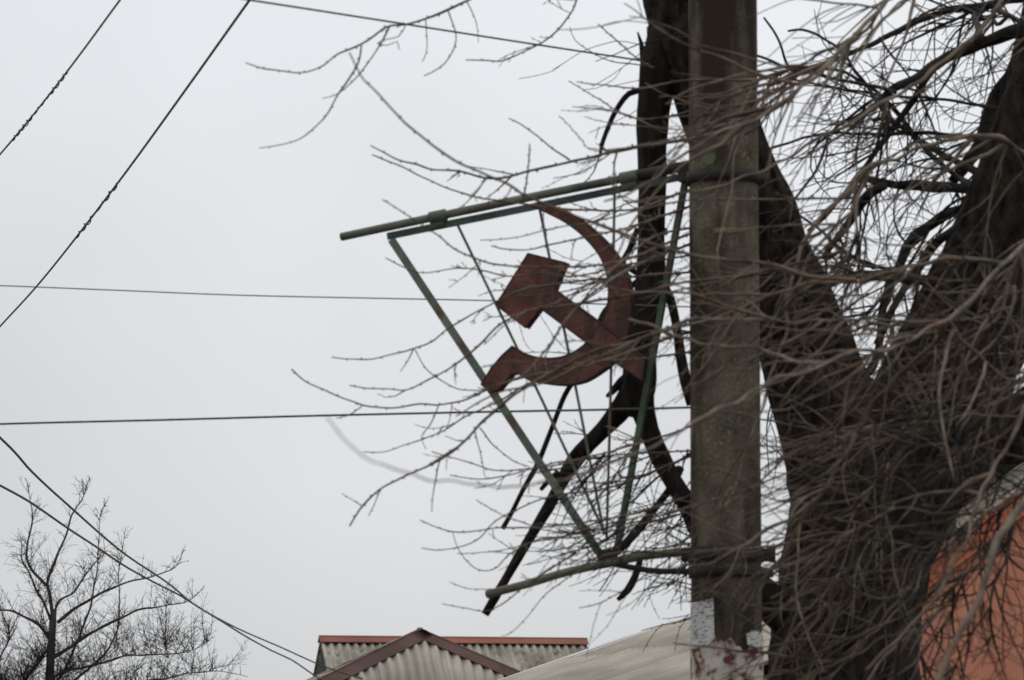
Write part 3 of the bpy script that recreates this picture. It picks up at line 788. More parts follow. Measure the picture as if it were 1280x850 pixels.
for qn, (pts, r0, r1) in enumerate(SWEEP):
    mb = MB()
    S = branch_tube(mb, pts, r0 * 0.76, r1 * 0.8, 10, 6, 1.4, 0.0, 0.5 if qn == 0 else 0.75)
    pool_sweep.append(S)
    for c in range(6):
        q = at_len(S, rng.uniform(0.1, 0.95))
        if q[0] < 930 or q[2] < 13.0: continue
        grow(mb, q, rng.uniform(165, 275), rng.uniform(70, 220), rng.uniform(1.4, 3.2), 0.7, 1, 3, rng.normal(0, 60), rng.normal(0, 0.4), 6, 1.6, 0.0, (18, 50), LONG, flow=rng.uniform(180, 265))
    obj('branch', mb, M['twig'], ELM)

def pick(pool, x0, x1, y0, y1):
    for _ in range(60):
        S = pool[int(rng.integers(len(pool)))]
        p = S[int(rng.integers(len(S)))]
        if x0 <= p[0] <= x1 and y0 <= p[1] <= y1: return tuple(p)
    return None
pool_front = []
for pts, r0, r1, ya, yb in FRONT:
    if 740 <= pts[0][0] <= 870 and ya < 17.15 and pts[0][1] > 90:      # carry the shoot on across the pole to the boughs
        x_, y_ = pts[0]; k_ = 0.2 + 1.3 * rng.random()
        if rng.random() < 0.62:      # comes from behind the pole
            behind = True
            if x_ < 840: pts = [(852, y_ - 0.3 * (852 - x_) * k_)] + pts; x_, y_ = pts[0]
            pts = [(x_ + 50, y_ - 14 * k_)] + pts
        else:
            behind = False
            pb = pick(pool_sweep, 950, 1090, y_ - 190, y_ + 10)
            if pb is None: pb = (900, y_ - 14, 18.2)
            dx_ = pb[0] - x_
            pts = [(pb[0], pb[1]), (x_ + dx_ * 0.66, y_ + (pb[1] - y_) * 0.55), (x_ + dx_ * 0.33, y_ + (pb[1] - y_) * 0.2)] + pts
            r0 *= 1.25; ya = pb[2]
    else: behind = False
    mb = MB(); n = len(pts)
    dl = [ya + (yb - ya) * q / (n - 1) for q in range(n)]
    if behind:
        dl[0] = 18.15; dl[1] = 17.75; dl[2] = max(dl[2], 17.3)
    S = branch_tube(mb, [(x, y, dq) for (x, y), dq in zip(pts, dl)], r0, r1, 6, 6, 0.35, 0.075)
    big = len(pts) > 7
    if big: pool_front.append(S)
    for c in range(4 if big else 0):
        t = rng.uniform(0.15, 0.8)
        q = at_len(S, t)
        if q[0] < 560: continue
        grow(mb, q, rng.uniform(150, 255), rng.uniform(18, 65), max(0.6, r0 * 0.42), 0.45, 1, 2, rng.normal(0, 30), rng.normal(0, 0.1), 5, 0.4, 0.05)
    obj('branch', mb, M['twig'], ELM)

# tangle of further branches, each starting on a bough already there
pool = list(pool_sweep)
for nb in range(40):      # pale branches before the trunk
    p = pick(pool, 1010, 1420, 150, 800)
    if p is None or p[2] < 13.2: continue
    mb = MB()
    L = rng.uniform(130, 330)
    if p[0] < 1120: L *= 0.6
    grow(mb, p, rng.uniform(170, 285), L, rng.uniform(1.1, 2.9), 0.7, 2, 3, rng.normal(-5, 80), rng.normal(0.2, 0.5), 7, 2.2, 0.0, (22, 65), LONG, pool=pool, flow=rng.uniform(155, 300))
    obj('branch', mb, M['twig'], ELM)
for nb in range(44):      # dim brown tangle behind them
    p = pick(pool, 1010, 1420, 180, 800)
    if p is None or p[2] < 13.2: continue
    mb = MB()
    L = rng.uniform(110, 260)
    if p[0] < 1120: L *= 0.6
    grow(mb, (p[0], p[1], p[2]), rng.uniform(160, 300), L, rng.uniform(1.2, 2.8), 0.7, 2, 3, rng.normal(-5, 90), rng.normal(1.0, 0.5), 6, 2.0, 0.0, (22, 70), LONG, flow=rng.uniform(160, 290))
    obj('branch', mb, M['twig_mid'], ELM)
for nb in range(34):       # branches veiling the right limb
    p = pick(pool, 1230, 1440, 60, 420)
    if p is None: continue
    mb = MB()
    grow(mb, p, rng.uniform(150, 290), rng.uniform(90, 240), rng.uniform(1.3, 3.0), 0.7, 2, 3, rng.normal(0, 80), rng.normal(0.2, 0.5), 6, 1.5, 0.0, (22, 65), LONG, flow=rng.uniform(165, 280))
    obj('branch', mb, M['twig'] if nb % 2 else M['twig_mid'], ELM)
for nb in range(13):       # pale branches high on the right
    p = pick(pool_sweep, 990, 1420, -60, 180)
    if p is None or p[2] < 13.2: continue
    mb = MB()
    grow(mb, p, rng.uniform(170, 260), rng.uniform(110, 260), rng.uniform(1.4, 2.8), 0.8, 1, 4, rng.normal(-5, 45), rng.normal(0.2, 0.5), 7, 1.0, 0.0, (18, 55), LONG, flow=rng.uniform(190, 235))
    obj('branch', mb, M['twig'], ELM)
limbline = [smooth_line([(1085, 660, 18.6), (1128, 580, 18.5), (1180, 480, 18.4), (1226, 380, 18.3), (1262, 270, 18.3), (1290, 160, 18.3)], 10),
            smooth_line([(1052, 560, 18.5), (1016, 460, 18.4), (985, 380, 18.3), (955, 300, 18.3)], 10)]
poolb = list(pool_back) + limbline
for nb in range(30):   # dark branches against the sky behind
    p = pick(poolb, 960, 1340, -40, 620)
    if p is None: continue
    mb = MB()
    grow(mb, p, rng.uniform(150, 290), rng.uniform(90, 260), rng.uniform(1.4, 2.8), 0.6, 2, 4, rng.normal(0, 60), rng.normal(0.3, 0.5), 5, 1.0, 0.0, (20, 55), LONG, pool=poolb, flow=rng.uniform(180, 270))
    obj('branch', mb, M['twig_dark'], ELM)
deadline = [smooth_line([(792, 485, 18.5), (745, 545, 18.6), (702, 603, 18.7), (662, 672, 18.7)], 8), smooth_line([(798, 478, 18.5), (818, 555, 18.5), (856, 625, 18.5), (885, 690, 18.5)], 8),
            smooth_line([(817, 140, 18.4), (814, 300, 18.5), (803, 430, 18.5)], 8), smooth_line([(885, 640, 18.55), (920, 720, 18.6), (985, 770, 18.7)], 8)]
mb = MB()
for nb in range(50):   # fine twigs low beside the pole
    p = pick(deadline + pool_front[-14:], 730, 960, 540, 770)
    if p is None: continue
    grow(mb, p, rng.uniform(185, 262), rng.uniform(60, 150), rng.uniform(0.9, 1.5), 0.5, 1, 4, rng.normal(-25, 45), rng.normal(-0.2, 0.4), 5, 0.8, 0.06, (18, 60), LONG, flow=rng.uniform(165, 255))
obj('twigs', mb, M['twig_dark'], ELM, kind='stuff')
mb = MB()
for nb in range(20):   # twigs round the sign
    p = pick(deadline + pool_front, 720, 880, 120, 560)
    if p is None: continue
    grow(mb, p, rng.uniform(150, 235), rng.uniform(40, 120), rng.uniform(0.9, 1.4), 0.5, 1, 3, rng.normal(0, 30), rng.normal(-0.1, 0.3), 5, 0.5, 0.06, (18, 45), LONG, flow=rng.uniform(170, 220))
obj('twigs', mb, M['twig'], ELM, kind='stuff')
mb = MB()
for nb in range(20):   # twigs sweeping left over the pole
    p = pick(pool, 950, 1080, 100, 720)
    if p is None or p[2] < 13.2: continue
    grow(mb, p, rng.uniform(180, 235), rng.uniform(80, 210), rng.uniform(1.3, 2.2), 0.6, 1, 2, rng.normal(0, 25), rng.normal(0.2, 0.3), 5, 0.6, 0.06, (15, 40), LONG, flow=rng.uniform(195, 225))
obj('twigs', mb, M['twig'], ELM, kind='stuff')
mb = MB()
for nb in range(85):   # dark twigs low on the right, before the terracotta house
    p = pick(poolb + pool, 1150, 1400, 500, 860)
    if p is None: continue
    grow(mb, p, rng.uniform(190, 300), rng.uniform(60, 180), rng.uniform(1.0, 2.2), 0.6, 2, 4, rng.normal(0, 60), rng.normal(0.4, 0.4), 5, 0.9, 0.0, (20, 60), LONG)
obj('twigs', mb, M['twig_dark'], ELM, kind='stuff')

# ------------------------------------------------------------------ small bare tree far left
TY = 50.0
tb = at(62, 850, TY)
FT = thing('bare_tree', 'small bare haze-grey tree with fine upright twigs below the crossing cables', 'tree', (tb[0], TY, 0))
mb = MB()
limb(mb, [(56, 1235, TY), (57, 1100, TY), (60, 950, TY), (62, 850, TY), (65, 796, TY), (67, 765, TY)], [12, 8.5, 7, 5.4, 4.6, 3.8], 14, 0.06, 0.12)
obj('trunk', mb, M['far_bark'], FT)
FL = [
    ([(66, 770), (58, 730), (70, 700), (81, 674), (88, 648), (97, 630), (106, 612), (112, 597)], 3.2, 0.5),
    ([(58, 732), (41, 712), (32, 693), (38, 662), (40, 635), (36, 606)], 2.6, 0.5),
    ([(64, 775), (46, 740), (38, 715), (30, 700), (27, 680)], 2.6, 0.6),
    ([(67, 768), (74, 752), (92, 742), (104, 722), (122, 702), (135, 690)], 2.5, 0.5),
    ([(72, 778), (100, 755), (130, 739), (162, 728), (200, 717), (222, 704), (231, 687)], 2.8, 0.5),
    ([(66, 822), (103, 801), (130, 782), (162, 766), (203, 758), (235, 750), (254, 736)], 3.0, 0.5),
    ([(64, 800), (45, 780), (32, 771), (13, 762), (-10, 760), (-40, 752)], 2.8, 0.8),
    ([(60, 812), (45, 830), (30, 848), (10, 870)], 2.6, 1.0),
    ([(62, 850), (85, 838), (120, 830), (160, 822), (205, 818), (240, 812), (262, 800)], 2.6, 0.5),
    ([(61, 860), (100, 862), (150, 855), (200, 848), (250, 842), (282, 838), (310, 845)], 2.8, 0.5),
    ([(61, 880), (40, 868), (10, 855), (-30, 845)], 3, 1),
    ([(60, 870), (80, 840), (95, 800), (110, 770), (118, 735), (122, 700), (125, 650), (136, 624)], 2.4, 0.4),
    ([(60, 870), (110, 840), (140, 800), (150, 760), (148, 720), (151, 690), (157, 665)], 2.2, 0.4),
    ([(210, 822), (209, 790), (207, 760), (206, 735)], 1.0, 0.4),
    ([(-20, 900), (-6, 840), (10, 800), (4, 770), (-10, 740)], 2.4, 0.6),
    ([(60, 900), (130, 880), (190, 870), (230, 866), (270, 868)], 2.6, 0.6),
]
fpool = []
for pts, r0, r1 in FL:
    mb = MB(); dr = rng.uniform(-0.8, 0.8); n = len(pts)
    S = branch_tube(mb, [(x, y, TY + dr * q / (n - 1)) for q, (x, y) in enumerate(pts)], r0 * 0.8, r1 * 0.7, 6, 5, 0.9)
    fpool.append(S)
    for c in range(int(14 + len(S) * 0.5)):
        t_ = rng.uniform(0.10, 0.97)
        q = at_len(S, t_)
        grow(mb, q, rng.uniform(35, 150), rng.uniform(14, 52) * (1.1 - 0.65 * t_), rng.uniform(0.31, 0.42), 0.17, 1, 4, rng.normal(0, 25), rng.normal(0, 0.25), 4, 0.35, 0, (20, 60), (0.15, 0.5), 0.2, 6.0)
    obj('branch', mb, M['far_bark'], FT)
mb = MB()
for nb in range(520):
    p = pick(fpool, -30, 290, 790, 890)
    if p is None: continue
    grow(mb, p, rng.uniform(20, 160), rng.uniform(18, 66), rng.uniform(0.32, 0.46), 0.17, 1, 5, rng.normal(0, 30), rng.normal(0, 0.3), 4, 0.35, 0, (20, 60), (0.15, 0.5), 0.25, 6.0)
for nb in range(22):
    p = pick(fpool, 15, 130, 690, 760)
    if p is None: continue
    grow(mb, p, rng.uniform(20, 160), rng.uniform(15, 45), 0.36, 0.15, 1, 5, rng.normal(0, 40), 0, 4, 0.4, 0, step=6)
obj('twigs', mb, M['far_bark'], FT, kind='stuff')

# ------------------------------------------------------------------ overhead wires
def level(pts, z):
    """depth of each pixel on a wire hung at height z"""
    o = []
    for x, y in pts:
        d = ray(x, y); o.append((x, y, (z - CAM[2]) / d[2] * d[1]))
    return o
def wire(name, pts, r_px, label, m='wire', wav=0.0, twist=None, cat='cable', free=(0, 1)):
    P = np.array([at(*p) for p in smooth_line(np.array(pts, float), 10)])
    for e in free:       # free ends run on, level, far beyond the frame
        d = (P[0] - P[4]) if e == 0 else (P[-1] - P[-5])
        d[2] = 0; d = unit(d)
        E = (P[0] if e == 0 else P[-1]) + d * np.arange(1, 29)[:, None]
        P = np.vstack([E[::-1], P]) if e == 0 else np.vstack([P, E])
    if wav:
        t = np.arange(len(P))
        P[:, 2] += wav * (np.sin(t / 2.3) + 0.7 * np.sin(t / 4.7 + 1))
    R = np.array([r_px]) * np.median([p[2] for p in pts]) / FPX
    mb = MB(); tube(mb, P, R[0], 8)
    if twist:
        o = tag(obj(name, mb, M[m], None), label, cat)
        t0, t1, turns = twist
        A, B = at(*t0), at(*t1)
        i0 = int(np.argmin(np.linalg.norm(P - A, axis=1))); i1 = int(np.argmin(np.linalg.norm(P - B, axis=1)))
        lo, hi = min(i0, i1), max(i0, i1)
        seg = smooth_line(P[lo:hi + 1], np.linalg.norm(P[hi] - P[lo]) / (turns * 10))
        C, T, N, Bn = rings(seg)
        s = np.linspace(0, 1, len(C)); ph = s * turns * 2 * math.pi + 2.2 * np.sin(s * 7) + 0.9 * np.sin(s * 19)
        env = np.minimum(1, np.minimum(s, 1 - s) * 8)
        rr = R[0] * (0.95 + 0.55 * np.sin(s * 11) + 0.25 * np.sin(s * 31)) * env + R[0] * 0.5
        H = C + rr[:, None] * (np.cos(ph)[:, None] * N + np.sin(ph)[:, None] * Bn)
        hb = MB(); tube(hb, H, R[0] * 0.6, 6)
        obj('wound_wire', hb, M[m], o)
        return o
    return tag(obj(name, mb, M[m], None), label, cat)
W1 = level([(190, -52), (150, 0), (100, 68), (50, 133), (0, 193), (-50, 250)], 5.8)
wire('overhead_cable', W1, 1.25, 'short black wire with tight wrapped coils near the twisted diagonal cable',
     twist=(level([(88, 84)], 5.8)[0], level([(4, 188)], 5.8)[0], 14))
W2 = level([(350, -52), (312, 0), (230, 115), (150, 225), (60, 341), (0, 408), (-50, 462)], 5.6)
wire('overhead_cable', W2, 1.4, 'long black diagonal cable with loosely twisted section across the grey sky',
     twist=(level([(148, 228)], 5.6)[0], level([(86, 308)], 5.6)[0], 7))
wire('overhead_wire', [(822, 79.5, 18.4), (803, 76, 18.3), (640, 51, 17.6), (480, 26, 16.8), (312, 0, 16.4), (100, -32, 16), (-200, -75, 15.4)], 1.3,
     'straight dark wire from the tree top running up along the pole head', cat='wire', free=(1,))
wire('overhead_wire', [(875, 384, 17.68), (620, 376, 18.6), (480, 373, 19), (300, 369, 19.5), (150, 363, 20), (0, 357, 20.5), (-300, 346, 22)], 0.8,
     'thin faint grey wire passing behind the hammer head', 'thinwire', cat='wire', free=(1,))
wire('overhead_wire', [(875, 509, 17.75), (760, 512, 18.2), (600, 515, 18.6), (400, 519.5, 19), (200, 525, 19.5), (0, 530, 20), (-300, 540, 21)], 1.35,
     'straight dark horizontal wire passing below the sickle', cat='wire', free=(1,))
wire('service_cable', [(-300, 330, 24), (-120, 450, 30), (0, 549, 35), (40, 588, 37), (75, 622, 39), (110, 654, 41), (150, 686, 43.5), (190, 716, 46), (215, 735, 48), (240, 755, 50), (280, 776, 53), (330, 800, 56), (395, 828, 59), (460, 850, 61.2), (490, 858, 61.5)], 1.2,
     'black sagging cable reaching the front of the hip roof', wav=0.013, free=(0,))
wire('service_cable', [(-300, 440, 24), (-120, 545, 30), (0, 610, 35), (50, 636, 38), (100, 669, 41), (150, 704, 44), (190, 725, 46), (225, 743, 48), (255, 764, 50), (300, 793, 53), (340, 813, 56), (365, 824, 58), (385, 838, 59.5), (405, 852, 60.5)], 1.2,
     'black sagging cable ending lower at the left hip of the roof', wav=0.013, free=(0,))

# ------------------------------------------------------------------ houses
def corr_sheet(O, u, v, n, u0, u1, vlo, vhi, pitch, amp, lift=0.0, th=0.006, per=8):
    """corrugated sheet in the plane O + u*U + v*V; vlo / vhi may be functions of u"""
    m = max(2, int(round((u1 - u0) / pitch * per)) + 1)
    us = np.linspace(u0, u1, m)
    top = []; bot = []
    rows = 2
    for s in us:
        a0 = vlo(s) if callable(vlo) else vlo
        a1 = vhi(s) if callable(vhi) else vhi
        h = amp * math.sin(2 * math.pi * s / pitch) + lift
        for r in range(rows):
            q = O + u * s + v * (a0 + (a1 - a0) * r / (rows - 1)) + n * (h + 0.004 * (1 - r))
            top.append(q); bot.append(q - n * th)
    mb = MB(); k = m * rows
    Q = []
    for c in range(m - 1):
        A, B = c * 2, (c + 1) * 2
        Q.append((A, B, B + 1, A + 1)); Q.append((k + A + 1, k + B + 1, k + B, k + A))
        Q.append((A, k + A, k + B, B)); Q.append((A + 1, B + 1, k + B + 1, k + A + 1))
    Q.append((0, 1, k + 1, k)); e = (m - 1) * 2
    Q.append((e, k + e, k + e + 1, e + 1))
    mb.add(np.vstack([top, bot]), Q)
    return mb

def cap_strip(mb, A, B, n1, n2, wd, th=0.02, lift=0.05, wd2=None):
    """folded cap along A-B; n1, n2 = directions down either side"""
    A, B = np.asarray(A), np.asarray(B)
    up_ = -unit(unit(n1) + unit(n2))
    for d, wd in ((unit(n1), wd), (unit(n2), wd2 or wd)):
        nn = unit(np.cross(unit(B - A), d));
        if np.dot(nn, up_) < 0: nn = -nn
        c = (A + B) / 2 + d * wd / 2 + nn * lift
        box(mb, c, (B - A) / 2, d * (wd / 2 + 0.004), nn * th / 2)
    tube(mb, smooth_line([A + up_ * lift, B + up_ * lift], 0.5), lift * 0.4, 10)

def walls(corners, z, m, parent, name='wall'):
    for q in range(4):
        a_, b_ = np.array(corners[q]), np.array(corners[(q + 1) % 4])
        d = unit(b_ - a_); nn = np.array([-d[1], d[0], 0])
        mb = MB(); c = (a_ + b_) / 2; c[2] = z / 2
        box(mb, c, d * (np.linalg.norm(b_ - a_) / 2 - (0.0 if q % 2 else 0.11)), nn * 0.1, (0, 0, z / 2))
        obj(name, mb, m, parent, False)

# -- hipped house with fibre-cement roof
HY = 62.0
AP = at(525, 791, HY)
ha, hb_, psi = 4.2, 2.1, rad(12)
hh = 0.44 * (ha * math.cos(psi) + hb_ * math.sin(psi))
def corner(sx, sy):
    x_, y_ = sx * ha, sy * hb_
    return np.array([AP[0] + x_ * math.cos(psi) - y_ * math.sin(psi), AP[1] + x_ * math.sin(psi) + y_ * math.cos(psi), AP[2] - hh])
FRc, FLc, RLc, RRc = corner(1, -1), corner(-1, -1), corner(-1, 1), corner(1, 1)
HIP = thing('house', 'house with pale corrugated hip roof edged by dark brown caps', 'house', (AP[0], AP[1], 0))
walls([np.array([AP[0] + (c[0] - AP[0]) * 0.9, AP[1] + (c[1] - AP[1]) * 0.9, 0]) for c in (FLc, FRc, RRc, RLc)], AP[2] - hh + 0.08, M['plaster'], HIP)
roof = bpy.data.objects.new('roof', None); roof.location = (0, 0, AP[2] - hh); sc.collection.objects.link(roof); roof.parent = HIP
def hip_face(C1, C2, m, pitch=0.15):
    O = (C1 + C2) / 2; u = unit(C2 - C1); v = unit(AP - O); n = unit(np.cross(u, v)); Lv = np.linalg.norm(AP - O); half = np.linalg.norm(C2 - C1) / 2
    wd = pitch * 7
    top = lambda x: max(0.0, Lv * (1 - abs(x) / half))
    for ui in range(-5, 5):
        a0, a1 = max(-half + 0.01, ui * wd + 0.3), min(half - 0.01, (ui + 1) * wd + 0.3)
        if a1 - a0 < 0.1: continue
        for vi in range(3):
            b0 = vi * 1.6 - 0.15
            if top(a0) < b0 + 0.05 and top(a1) < b0 + 0.05: continue
            mb = corr_sheet(O, u, v, n, a0, a1, lambda x: min(b0, top(x)), lambda x: max(min(top(x) - 0.01, b0 + 1.7), min(b0, top(x))), pitch, 0.026, 0.02 - 0.011 * vi + 0.005 * (ui % 2) + 0.012)
            obj('roof_sheet', mb, m, roof)
hip_face(FLc, FRc, M['asbestos'])
hip_face(RLc, FLc, M['asbestos_old'])
hip_face(FRc, RRc, M['asbestos_old'])
hip_face(RRc, RLc, M['asbestos_old'])
for C in (FLc, FRc, RLc, RRc):
    mb = MB(); d = unit(C - AP)
    fm = {0: (FLc, FRc)}.get(0)
    n1 = n2 = None
    order = [FLc, FRc, RRc, RLc]
    ci = [q for q in range(4) if order[q] is C][0]
    nb1, nb2 = order[(ci + 1) % 4], order[(ci - 1) % 4]
    def inward(o):
        w_ = unit(o - C); w_ = w_ - d * np.dot(w_, d); return unit(w_)
    w1, w2 = (0.19, 0.015) if C is FLc else (0.06, 0.06) if C is RLc else (0.17, 0.17)
    cap_strip(mb, AP - d * 0.05, C + d * 0.1, inward(nb1), inward(nb2), w1, 0.012, 0.05, w2)
    obj('hip_cap', mb, M['asbestos_old'] if C is RLc else M['brown'], roof, False)

# -- gabled house behind it, red ridge cap
RY = 74.0
ps = rad(11)
RA = at(400, 800, RY)
rd = np.array([math.cos(ps), math.sin(ps), 0]); fd = np.array([math.sin(ps), -math.cos(ps), 0])
Lr = (at(731, 800, RY)[0] - RA[0]) / (math.cos(ps) * 0.992)
RB = RA + rd * Lr
GAB = thing('house', 'house with red metal ridge cap above stained corrugated roof', 'house', ((RA + RB)[0] / 2, (RA + RB)[1] / 2, 0))
half_d, pit = 3.0, rad(36)
ez = RA[2] - half_d * math.tan(pit)
ins = 0.25
cs = [RA + rd * ins + fd * (half_d - 0.35), RB - rd * ins + fd * (half_d - 0.35), RB - rd * ins - fd * (half_d - 0.35), RA + rd * ins - fd * (half_d - 0.35)]
walls([np.array([c[0], c[1], 0]) for c in cs], ez + 0.2, M['plaster'], GAB)
for E, sg_ in ((RA, 1), (RB, -1)):
    mb = MB(); e = E + rd * (sg_ * 0.06)
    pts = [e - np.array([0, 0, 0.12]), e + fd * (half_d - 0.05) + np.array([0, 0, -half_d * math.tan(pit) - 0.06]), e - fd * (half_d - 0.05) + np.array([0, 0, -half_d * math.tan(pit) - 0.06])]
    prism(mb, pts, rd * sg_, 0.0, 0.06)
    obj('gable_board', mb, M['darkwall'], GAB, False)
roof2 = bpy.data.objects.new('roof', None); roof2.location = (0, 0, 0); sc.collection.objects.link(roof2); roof2.parent = GAB
for side in (1, -1):
    v = unit(-fd * side * math.cos(pit) + np.array([0, 0, math.sin(pit)]))
    O = RA + fd * side * half_d - np.array([0, 0, half_d * math.tan(pit)])
    n = unit(np.cross(rd, v)) * (1 if side == 1 else -1)
    Lv = half_d / math.cos(pit)
    ns = 5; wd = Lr / ns
    for ui in range(ns):
        for vi in range(2):
            top = Lv - 0.02 if vi else Lv * 0.52
            mb = corr_sheet(O, rd, v, n, ui * wd + 0.002, (ui + 1) * wd + (0.04 if ui < ns - 1 else 0), vi * Lv * 0.5 - (0.12 if vi == 0 else 0.0), top, Lr / 33.0, 0.026, 0.03 - 0.012 * vi + 0.006 * (ui % 2))
            obj('roof_sheet', mb, M['asbestos_old'], roof2)
mb = MB()
vf = unit(fd * math.cos(pit) - np.array([0, 0, math.sin(pit)])); vb = unit(-fd * math.cos(pit) - np.array([0, 0, math.sin(pit)]))
cap_strip(mb, RA - rd * 0.02, RB + rd * 0.02, vf, vb, 0.15, 0.01, 0.062)
obj('ridge_cap', mb, M['redcap'], roof2, False)

# -- long pale roof rising behind the pole
QY = 45.0
be, pq = rad(35), rad(17)
va = np.array([math.cos(be) * math.cos(pq), math.sin(be) * math.cos(pq), math.sin(pq)])
ua = np.array([math.sin(be), -math.cos(be), 0]); na = unit(np.cross(ua, va)); na = na if na[2] > 0 else -na
E0 = at(655, 848, QY)
Olow = E0 - va * 1.0
Lv = 4.6
PAL = thing('house', 'house with long pale low pitched roof behind the pole foot', 'house', tuple(np.array([1, 1, 0]) * (Olow + va * 2.5 + ua * 2.2)))
roof3 = bpy.data.objects.new('roof', None); sc.collection.objects.link(roof3); roof3.parent = PAL
for ui in range(4):
    for vi in range(3):
        mb = corr_sheet(Olow, ua, va, na, ui * 1.13 + 0.005, (ui + 1) * 1.13 + 0.04, vi * 1.5 + (-0.1 if vi else 0) + 0.03 * ((ui * 7 + vi) % 3), (vi + 1) * 1.5 + 0.1, 0.13, 0.027, 0.05 - 0.012 * vi + (0.0, 0.05, 0.012, 0.045)[ui])
        obj('roof_sheet', mb, M['asbestos'], roof3)
mb = MB(); cv = Olow + va * (Lv / 2) - ua * 0.02 + na * 0.045
box(mb, cv, va * (Lv / 2 + 0.05), ua * 0.11, na * 0.012)
box(mb, cv - ua * 0.105 - na * 0.085, va * (Lv / 2 + 0.05), ua * 0.010, na * 0.075)
obj('verge_flashing', mb, M['greycap'], roof3, False)
# far slope and ridge
RT = Olow + va * Lv
vb2 = np.array([-math.cos(be) * math.cos(pq), -math.sin(be) * math.cos(pq), math.sin(pq)])
nb2_ = np.array([math.cos(be) * math.sin(pq), math.sin(be) * math.sin(pq), math.cos(pq)])
for ui in range(4):
    mb = corr_sheet(RT - vb2 * Lv, ua, vb2, nb2_, ui * 1.13 + 0.005, (ui + 1) * 1.13 + 0.04, 0, Lv - 0.02, 0.13, 0.024, 0.03 + 0.006 * (ui % 2))
    obj('roof_sheet', mb, M['asbestos'], roof3)
mb = MB(); cap_strip(mb, RT - ua * 0.1, RT + ua * 4.6, -va, -vb2, 0.16, 0.012, 0.06)
obj('ridge_cap', mb, M['greycap'], roof3, False)
hv = np.array([math.cos(be), math.sin(be), 0])
c0 = Olow + hv * 0.5 + ua * 0.3; c1 = Olow + hv * 0.5 + ua * 4.2; c2 = c1 + hv * 7.8; c3 = c0 + hv * 7.8
walls([np.array([c[0], c[1], 0]) for c in (c0, c1, c2, c3)], Olow[2] + 0.03, M['plaster'], PAL)
for uo in (0.3, 4.2):
    mb = MB(); z0 = Olow[2] + 0.04
    g0 = Olow + hv * 0.5 + ua * uo; g1 = g0 + hv * 7.8; gm = (g0 + g1) / 2; gm[2] = RT[2] - 0.1
    g0[2] = z0; g1[2] = z0
    prism(mb, [g0, g1, gm], ua, -0.09, 0.09); obj('gable_wall', mb, M['plaster'], PAL, False)

# -- terracotta house on the right, ribbed metal cladding
OY = 28.0
oy = rad(-10)
od = np.array([math.cos(oy), math.sin(oy), 0]); on = np.array([math.sin(oy), -math.cos(oy), 0])
O0 = at(1215, 681, OY)
def op(x, y): return on_plane(x, y, O0, on)
va0, va1 = op(1110, 762), op(1395, 545)
sl_ = (va1[2] - va0[2]) / np.dot(va1 - va0, od)
apx = np.dot(va1 - va0, od)
TER = thing('house', 'terracotta orange house clad in ribbed metal with sloping verge', 'house', tuple((va0 + od * apx) * np.array([1, 1, 0]) - on * 2.5))
def roofline(t): return va0[2] + sl_ * (t if t < apx else 2 * apx - t)
wall_o = bpy.data.objects.new('gable_wall', None); sc.collection.objects.link(wall_o); wall_o.parent = TER
pw = 0.60
nt_ = int(2 * apx / pw)
for q in range(nt_ + 1):
    t0, t1 = q * pw, min((q + 1) * pw, 2 * apx)
    if t1 - t0 < 0.05: continue
    mb = MB(); V = []; prof = []
    rp = 0.046
    nr = int(round((t1 - t0) / rp))
    for r in range(nr):
        b = t0 + r * (t1 - t0) / nr; w_ = (t1 - t0) / nr
        prof += [(b, 0.0), (b + w_ * 0.5, 0.0), (b + w_ * 0.62, 0.0035), (b + w_ * 0.88, 0.0035)]
    prof.append((t1, 0.0))
    for t, h in prof:
        base = np.array([va0[0], va0[1], 0]) + od * t + on * (h + 0.001 * (q % 2))
        for z in (0.0, roofline(t)): V.append(base + np.array([0, 0, z]))
        for z in (0.0, roofline(t)): V.append(base - on * 0.03 + np.array([0, 0, z]))
    Q = []
    for c in range(len(prof) - 1):
        A, B = c * 4, (c + 1) * 4
        Q += [(A, B, B + 1, A + 1), (A + 3, B + 3, B + 2, A + 2), (A + 1, B + 1, B + 3, A + 3)]
    mb.add(V, Q)
    obj('cladding_panel', mb, M['orange'], wall_o, False)
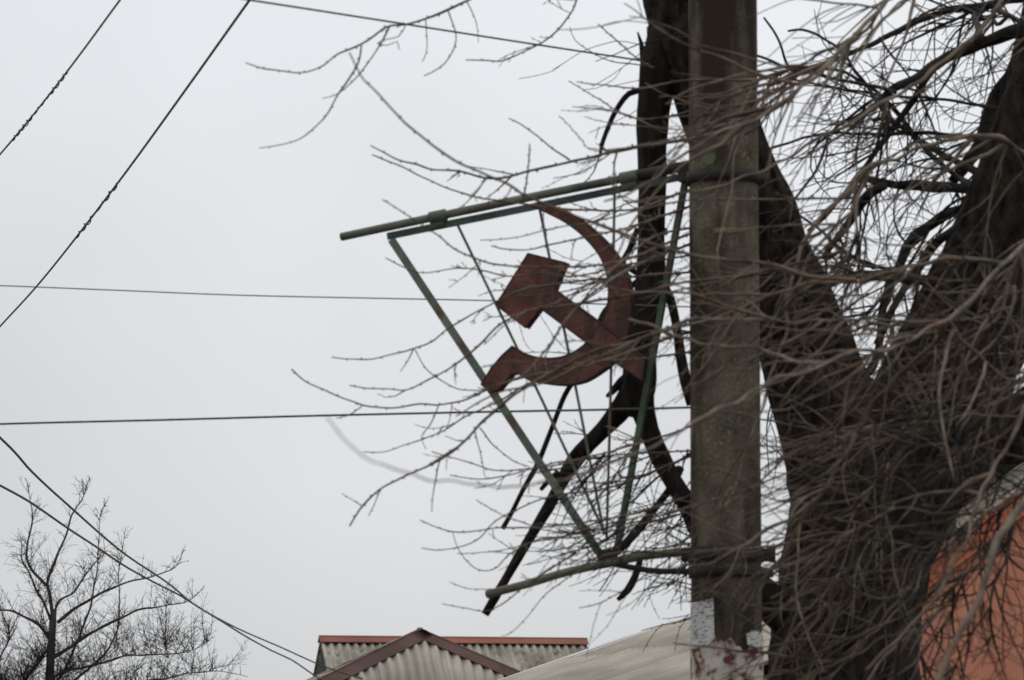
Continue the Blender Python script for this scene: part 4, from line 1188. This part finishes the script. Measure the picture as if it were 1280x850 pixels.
for sgn in (1, -1):
    A = np.array([*(va0 + od * (0 if sgn == 1 else 2 * apx))[:2], va0[2]]); B = np.array([*(va0 + od * apx)[:2], va1[2]])
    d = unit(B - A); A = A - d * 0.25
    mb = MB(); up_ = unit(np.cross(on, d)); up_ = up_ if up_[2] > 0 else -up_
    box(mb, (A + B) / 2 + on * 0.06 + up_ * 0.0, (B - A) / 2, on * 0.012, up_ * 0.055)
    obj('verge_board', mb, M['orangetrim'], TER, False)
    mb = MB(); box(mb, (A + B) / 2 - on * 2.46 + up_ * 0.085, (B - A) / 2, on * 2.55, up_ * 0.02)
    obj('roof_slope', mb, M['orangetrim'], TER, False)
wb = [np.array([va0[0], va0[1], 0]) + od * 0.1 - on * 0.15, np.array([va0[0], va0[1], 0]) + od * (2 * apx - 0.1) - on * 0.15]
walls([wb[0], wb[1], wb[1] - on * 4.6, wb[0] - on * 4.6], va0[2] - 0.1, M['orange'], TER, 'wall')

# -- pale plastered house glimpsed through the twigs, far right
FY = 52.0
fa = at(1195, 640, FY); fb = at(1330, 545, FY)
PH = thing('house', 'pale plastered gable glimpsed through twigs above the terracotta house', 'house', (fb[0], FY, 0))
mb = MB()
gx0, gx1 = fa[0], 2 * fb[0] - fa[0]
gz = fa[2]
prism(mb, [(gx0, FY, 0), (gx1, FY, 0), (gx1, FY, gz), (fb[0], FY, fb[2]), (gx0, FY, gz)], (0, 1, 0), 0.0, 0.3)
obj('gable_wall', mb, M['plaster'], PH, False)
for sgn in (1, -1):
    A = np.array([gx0 if sgn == 1 else gx1, FY + 3.0, gz]); B = np.array([fb[0], FY + 3.0, fb[2]]); d = unit(B - A)
    up_ = np.array([-d[2] * sgn, 0, abs(d[0])])
    mb = MB(); box(mb, (A + B) / 2 + up_ * 0.05 - d * 0.15, (B - A) / 2 + d * 0.16, (0, 3.2, 0), up_ * 0.04)
    obj('roof_slope', mb, M['asbestos_old'], PH, False)
    mb = MB(); box(mb, ((gx0 if sgn == 1 else gx1) + 0.12 * sgn, FY + 3.2, gz / 2), (0.1, 0, 0), (0, 2.85, 0), (0, 0, gz / 2 - 0.02))
    obj('wall', mb, M['plaster'], PH, False)
